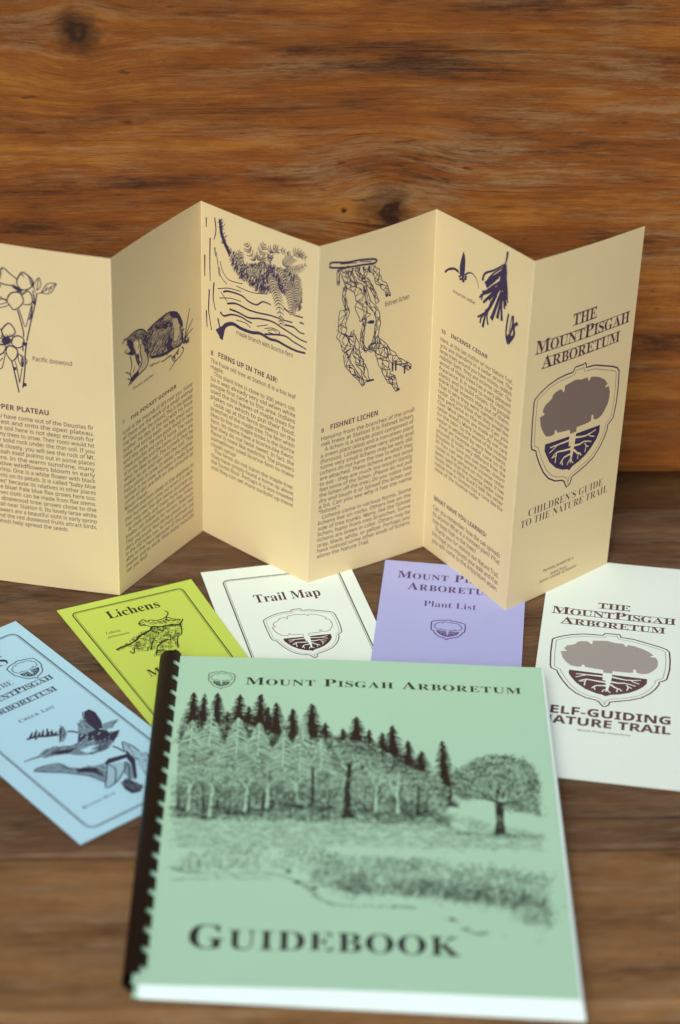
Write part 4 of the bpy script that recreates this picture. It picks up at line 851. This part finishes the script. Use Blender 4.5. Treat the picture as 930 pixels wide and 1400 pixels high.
leaflet('yellow', 'lichen_leaflet', 'bright yellow-green leaflet with a lichen drawing beside the dark comb binding', C_YEL, (0.03, 0.03, 0.015), (.9, 1.2, 1.8, 1.0), .3)
leaflet('purple', 'plant_list_leaflet', 'lavender leaflet with small acorn emblem lying between the two white leaflets', C_PUR, (0.10, 0.045, 0.16), (1.5, .9, 1.0, 1.8), .4)
leaflet('selfg', 'nature_trail_leaflet', 'white leaflet with grey tree emblem and bold capitals at right of the guidebook', C_WHITE, (0.11, 0.055, 0.06), (.9, .9, .9, .9), .6, (0.35, 0.325, 0.31))
leaflet('blue', 'bird_list_leaflet', 'pale blue leaflet with a bird and trumpet flower drawing at far left', C_BLUE, (0.035, 0.03, 0.06), (.9, 1.0, 2.2, .9), .3)

# ------------------------------------------------------------------ comb-bound guidebook
book = thing('guidebook', 'pale green comb-bound guidebook with a forest engraving on its cover', 'book', (0, 0, 0))
G = [Vector(p) for p in DATA['G']]; GW, GH = 214.0, 275.0
gfn = quad_fn(G[0], G[1], G[2], G[3], GW, GH)
def cover_fn(x, y, h):
    p = gfn(x, y, 0); u = x/GW
    return Vector((p.x, p.y, p.z+(h+.9*math.sin(math.pi*u)**2)*0.001))
gm = paper('green cover card', C_GREEN, .03, .6)
cover = sheet('front_cover', cover_fn, GW, GH, 40, 40, gm, book, .13)
# page block: a stack of leaves, fanned a little to the right
def pages():
    vs = []; fs = []; rn = random.Random(4); N = 22; nx = 12; zb = 2.45
    for k in range(N):
        t0, t1 = k/N, (k+.93)/N; jx, jy = rn.uniform(-.25, .25), rn.uniform(-.35, .35)
        fan = 3.2*(1-t0)**.8+.7; i0 = len(vs)
        for t in (t0, t1):
            for (yy) in (0.0, 1.0):
                for i in range(nx+1):
                    u = i/nx; x = 3+(GW-3+fan+jx)*u; y = (1.2 if yy == 0 else GH+.5+jy+.8*(1-t0))
                    p = cover_fn(min(x, GW), min(y, GH), 0)*1000; q = gfn(x, y, 0)*1000
                    top = p.z-.4; z = zb+(top-zb)*t
                    vs.append(V((q.x, q.y, z)))
        r = nx+1
        for i in range(nx):
            a = i0+i; fs += [(a, a+1, a+r+1, a+r), (a+2*r, a+3*r, a+3*r+1, a+2*r+1), (a, a+2*r, a+2*r+1, a+1), (a+r, a+r+1, a+3*r+1, a+3*r)]
        fs += [(i0, i0+r, i0+3*r, i0+2*r), (i0+nx, i0+2*r+nx, i0+3*r+nx, i0+r+nx)]
    return vs, fs
pv, pf = pages()
link_mesh('page_block', pv, pf, paper('white page edges', (0.80, 0.93, 0.95), .02), book)
def back_fn(x, y, h): p = gfn(x, y, 0); return Vector((p.x, p.y, (2.15+h)*0.001))
sheet('back_cover', lambda x, y, h: back_fn(x*1.0, y, h), GW, GH, 4, 4, gm, book, .13)
# plastic comb: a curved spine and nineteen rings
mm_, nn_, ll_, bb_ = mat('dark brown comb plastic')
bb_.inputs['Base Color'].default_value = (0.010, 0.005, 0.003, 1); bb_.inputs['Roughness'].default_value = 0.5; bb_.inputs['Specular IOR Level'].default_value = 0.2
nzt = nn_.new('ShaderNodeTexNoise'); nzt.inputs['Scale'].default_value = 140; bpn = nn_.new('ShaderNodeBump'); bpn.inputs['Strength'].default_value = .15; bpn.inputs['Distance'].default_value = .0005
ll_.new(nzt.outputs[0], bpn.inputs['Height']); ll_.new(bpn.outputs[0], bb_.inputs['Normal'])
RC = 6.4
ax0 = G[0]+(G[3]-G[0])*0.0; eL = (G[3]-G[0]).normalized(); eR = (G[1]-G[0]); eR.z = 0; eR = (eR-eL*eR.dot(eL)).normalized()
c0 = G[0]+eR*1.2; c0.z = 1.6+RC
def comb_pt(s_, ang, rad):   # s_ along the spine in mm, angle measured from straight up, positive to the left
    q = c0+eL*s_; z = q.z
    c = Vector((q.x, q.y, 1.6+RC)); return V(c-eR*math.sin(ang)*rad+Vector((0, 0, 1))*math.cos(ang)*rad)
def arc_band(s0, s1, a0, a1, na, rad, th, taper=0.0, ns=1):
    vs = []; fs = []
    for j in range(na+1):
        a = a0+(a1-a0)*j/na; tp = 0
        if taper: tp = taper*(1-math.sqrt(max(0, 1-max(0, (j/na-.72)/.28)**2)))
        for (ss, rr) in ((s0+tp, rad), (s1-tp, rad), (s1-tp, rad-th), (s0+tp, rad-th)): vs.append(comb_pt(ss, a, rr))
    for j in range(na):
        for k in range(4): a = j*4+k; b = j*4+(k+1) % 4; fs.append((a, b, b+4, a+4))
    fs.append((3, 2, 1, 0)); fs.append((na*4, na*4+1, na*4+2, na*4+3)); return vs, fs
comb = None
vs, fs = arc_band(-1.0, 271, R(-18), R(200), 26, RC, .6)
comb = link_mesh('comb_binding', vs, fs, mm_, book)
pitch = 14.32
for i in range(19):
    s0 = 2.4+i*pitch-4.0
    vs, fs = arc_band(s0-.9, s0+8.6, R(-16), R(-72), 14, RC-.02, .55, 3.4)
    link_mesh('ring', vs, fs, mm_, comb)

# cover print
gset = inkset('guidebook', C_GREEN, (0.025, 0.028, 0.022))
gset_w = ink('guidebook pale wash', mixc(C_GREEN, (0.025, 0.028, 0.022), .3), .6, 1.5)
gset.append(ink('guidebook dark conifer ink', (0.026, 0.016, 0.012))); gset.append(gset_w)
lettering_parts(DATA['texts']['g'], cover_fn, gset, cover)
Print(cover_fn, 4).draw(DATA['art']['g']).build('emblem', gset, cover)
F = DATA['forest']; P = Print(cover_fn, 21); rn = P.r
LAY = lambda a: a+rn.random()*.012
def tone(x, y, sc=.12): return noise.noise(Vector((x*sc, y*sc, 3.3)))*.6+noise.noise(Vector((x*sc*3, y*sc*3, 7.1)))*.4
def strokes(poly, n, L, w, h, mi=0, ang=None, thr=-.25, curve=.35, soft=.6, sc=.12, spread=0.0):
    x0, y0, x1, y1 = bbox(poly)
    for _ in range(n):
        x, y = rn.uniform(x0, x1), rn.uniform(y0, y1)
        if not inside((x, y), poly) or tone(x, y, sc)+rn.uniform(-soft, soft) < thr: continue
        if spread: x += rn.gauss(0, spread); y += rn.gauss(0, spread)
        a = rn.uniform(0, 6.28) if ang is None else ang+rn.gauss(0, .35); l = L*rn.uniform(.5, 1.2); c = rn.uniform(-curve, curve)*l
        dx, dy = math.cos(a)*l/2, math.sin(a)*l/2
        P.stroke([(x-dx, y-dy), (x-dy/l*c*2, y+dx/l*c*2), (x+dx, y+dy)], w*rn.uniform(.7, 1.2), w*.5, mi, h=LAY(h), k=2)
# dark conifers
for (x, y, yb, w) in F['dark']:
    w *= 1.28; yb += 7
    hh = yb-y; n = int(hh*5)
    core = [(x, y)]
    for j in range(1, 12): t = j/11; core.append((x+w*.45*t**.9*rn.uniform(.6, 1.15), y+hh*t))
    for j in range(11, 0, -1): t = j/11; core.append((x-w*.45*t**.9*rn.uniform(.6, 1.15), y+hh*t))
    P.fill(core, 5, h=LAY(.135))
    for k in range(n):
        t = (k+rn.random())/n; yy = y+hh*t; wd = w*(.12+.9*t**.75)*rn.uniform(.45, 1.05)*(1 if t < .8 else .85)
        sg = rn.choice((-1, 1)); up = rn.uniform(-.12, .28)
        P.stroke([(x, yy), (x+sg*wd*.5, yy+wd*.5*up-.2), (x+sg*wd, yy+wd*up+.5)], .75, .22, 5, h=LAY(.15), k=2)
    P.stroke([(x, y-1.2), (x, y+hh)], .35, .9, 5, k=0, h=LAY(.15))
D_ = sorted(F['dark'])
for a_, b_ in zip(D_[:-2], D_[1:-1]):
    ha, hb = a_[2]-a_[1], b_[2]-b_[1]
    strokes([(a_[0], a_[1]+ha*.6), (b_[0], b_[1]+hb*.6), (b_[0], b_[2]+5), (a_[0], a_[2]+5)], int(26*max(2, b_[0]-a_[0])), 2.2, .6, .147, 5, thr=-.2, spread=.8)
# grey mass of the wood
def wash(poly, h, mi):
    n = len(poly); pts = []
    for i in range(n):
        a, b = poly[i], poly[(i+1) % n]; c = max(1, int(math.hypot(b[0]-a[0], b[1]-a[1])/1.6))
        for j in range(c): pts.append((a[0]+(b[0]-a[0])*j/c+rn.uniform(-.9, .9), a[1]+(b[1]-a[1])*j/c+rn.uniform(-.7, .7)))
    P.fill(pts, mi, h=h)
wash(F['mass'], .158, 6); wash(F['oak'], .134, 6)
strokes(F['mass'], 17000, 2.0, .38, .165, 0, thr=-.05, soft=.35, sc=.22)
strokes(F['mass'], 9000, 1.8, .5, .1835, 0, thr=.16, soft=.18, sc=.16)
strokes(F['mass'], 8000, 1.6, .5, .18, 1, thr=-.1)
strokes(F['mass'], 2600, 2.2, .42, .191, 3, thr=.02, sc=.2, curve=.6)
# pale conifers standing in front of the dark ones
for (x, y, w, hh) in F['light']:
    body_ = [(x, y+1), (x+w*.32, y+hh*.45), (x+w*.5, y+hh*.8), (x-w*.5, y+hh*.8), (x-w*.32, y+hh*.45)]
    halo = [(x, y-1), (x+w*.75, y+hh*.45), (x+w*.95, y+hh*.85), (x-w*.95, y+hh*.85), (x-w*.75, y+hh*.45)]; strokes(halo, 620, 2.0, .55, .1945, 0, thr=-.25, spread=1.4)
    strokes(body_, 300, 1.9, .55, .207, 3, thr=-.3, spread=1.2); strokes(body_, 200, 1.6, .34, .212, 0, thr=-.1)
    n = int(hh*4.2)
    for k in range(n):
        t = (k+rn.random())/n; yy = y+hh*t; wd = w*(.1+.8*t**.85)*rn.uniform(.55, 1.1); sg = rn.choice((-1, 1))
        P.stroke([(x, yy), (x+sg*wd*.5, yy+wd*.22), (x+sg*wd, yy+wd*.5+.8)], .6, .25, 3, h=LAY(.226), k=2)
        if rn.random() < .55: P.stroke([(x+sg*.4, yy+.7), (x+sg*wd*.5, yy+wd*.25+.6), (x+sg*wd*.9, yy+wd*.5+1.3)], .34, .15, 0, h=LAY(.24), k=2)
# pale limbs of the broadleaved trees, and their dark trunks
def limb(x, y, a, l, w, d, mi, h):
    e = (x+math.cos(a)*l, y+math.sin(a)*l); b = rn.uniform(-.16, .16)*l
    P.stroke([(x, y), ((x+e[0])/2-math.sin(a)*b, (y+e[1])/2+math.cos(a)*b), e], w, w*.65, mi, h=LAY(h), k=3)
    if d:
        for s_ in ((-1, 1) if rn.random() < .85 else (-1, 0, 1)): limb(e[0], e[1], a+s_*rn.uniform(.3, .75), l*rn.uniform(.62, .82), w*.62, d-1, mi, h)
for (x, y, hh) in F['ltree']:
    limb(x, y-hh*.30, -math.pi/2, hh*.15, 1.7, 6, 3, .255); limb(x+.5, y-hh*.28, -math.pi/2+.2, hh*.15, .8, 5, 0, .27)
    P.stroke([(x-.8, y), (x, y-hh*.3)], 2.6, 1.6, 3, h=LAY(.262), k=0); P.stroke([(x-1.9, y), (x-1.0, y-hh*.3)], 1.0, .6, 0, h=LAY(.275), k=0)
    strokes([(x-.6, y), (x+1.6, y), (x+1, y-hh*.3), (x-.2, y-hh*.3)], 40, 1.2, .25, .28, 0)
for (x, y, x2, y2, w) in F['trunks']:
    w *= 1.0; big = w > 4; P.fill([(x-w*.2, y), (x+w*.2, y), (x2+w*.32, y2-4), (x2+w*(1.0 if big else .7), y2), (x2-w*(1.0 if big else .7), y2), (x2-w*.32, y2-4)], 0, h=LAY(.29))
    for s_ in (-1, 0, 1): limb(x, y+1.5, -math.pi/2+s_*rn.uniform(.5, .9), 2.6+w*.7, w*.16+.1, 4, 1, .285)
    strokes([(x2-w*2.6, y2-.8), (x2+w*3.2, y2-.8), (x2+w*3.2, y2+.9), (x2-w*2.6, y2+.9)], 46, 2.6, .35, .305, 0, ang=0)
    strokes([(x-w, y), (x+w, y), (x2+w*1.5, y2), (x2-w*1.5, y2)], int(16*w), 1.6, .32, .312, 3, thr=-.1)
m = F['mass']; yb = m[-1][1]
bx0, by0, bx1, by1 = bbox(m)
under = [(bx0, by1-9), (bx1, by1-11), (bx1, by1), (bx0, by1)]
strokes(under, 1500, 2.0, .45, .248, 0, ang=.1, thr=.05)
strokes([(bx0, by1-28), (bx1-12, by1-24), (bx1, by1), (bx0, by1)], 4600, 1.8, .45, .246, 0, thr=.03, sc=.2, spread=1)
# spreading oak
ok = F['oak']
strokes(ok, 6000, 1.7, .42, .14, 0, thr=-.04, soft=.5, spread=1.3, sc=.2); strokes(ok, 1800, 1.2, .5, .16, 1, thr=-.2, spread=1.5); strokes(ok, 1500, 1.8, .5, .165, 0, thr=.14, soft=.18, sc=.2); strokes(ok, 420, 2, .45, .178, 3, thr=0, sc=.2)
tr = F['oaktrunk']; P.fill(tr, 0, h=.19); tx, ty = (tr[0][0]+tr[1][0])/2, tr[2][1]
for a in (-2.5, -2.1, -1.7, -1.3, -.9, -.5): limb(tx, ty-2, a, 9, 1.0, 4, 0, .20); limb(tx+.5, ty-5, a+.2, 8, .6, 4, 3, .215)
strokes(tr, 50, 2, .3, .235, 3, ang=1.5)
oy = max(p[1] for p in tr); strokes([(tx-24, oy-1.5), (tx+21, oy-1), (tx+20, oy+1.6), (tx-22, oy+1.2)], 150, 4, .4, .14, 0, ang=0)
# meadow, brush bank, path and stones
strokes(F['ground'], 1900, 4.5, .34, .14, 0, ang=0.03, thr=.10, sc=.16); strokes(F['ground'], 2600, 5, .55, .15, 2, ang=0.03, thr=-.1, spread=1.5); strokes(F['ground'], 1500, 4, .45, .165, 1, ang=0.03, thr=.06, sc=.1, spread=1.5)
strokes(F['brush1'], 1700, 2.0, .38, .14, 0, ang=-1.2, thr=.05, spread=1.2); strokes(F['brush1'], 900, 2.0, .5, .155, 1, ang=-1, thr=-.05, spread=2); strokes(F['brush2'], 7500, 2.0, .42, .14, 0, thr=.0, spread=2.2); strokes(F['brush2'], 2600, 1.7, .55, .155, 1, thr=-.1, spread=3)
strokes(F['brush3'], 4200, 2.0, .5, .165, 0, thr=.0, spread=2); strokes(F['brush2'], 900, 3.5, .35, .18, 0, ang=-1.3, thr=0); strokes(F['brush2'], 380, 3.0, .4, .195, 3, ang=-1.2, thr=0)
for pts in F['path']:
    q = smooth_line(pts, 12)
    for (x, y) in q:
        for _ in range(3):
            l = rn.uniform(1.2, 3.5); xx, yy = x+rn.gauss(0, 1), y+rn.gauss(0, .5)
            if rn.random() < .75: P.stroke([(xx-l/2, yy), (xx+l/2, yy+rn.uniform(-.2, .3))], .34, .15, rn.choice((0, 1)), k=0)
for (x, y) in F['rocks']: P.fill([(x-1.6, y), (x-.7, y-1.6), (x+1, y-1.4), (x+1.9, y), (x+1, y+.7), (x-1, y+.7)], 0)
P.build('forest_engraving', gset, cover)
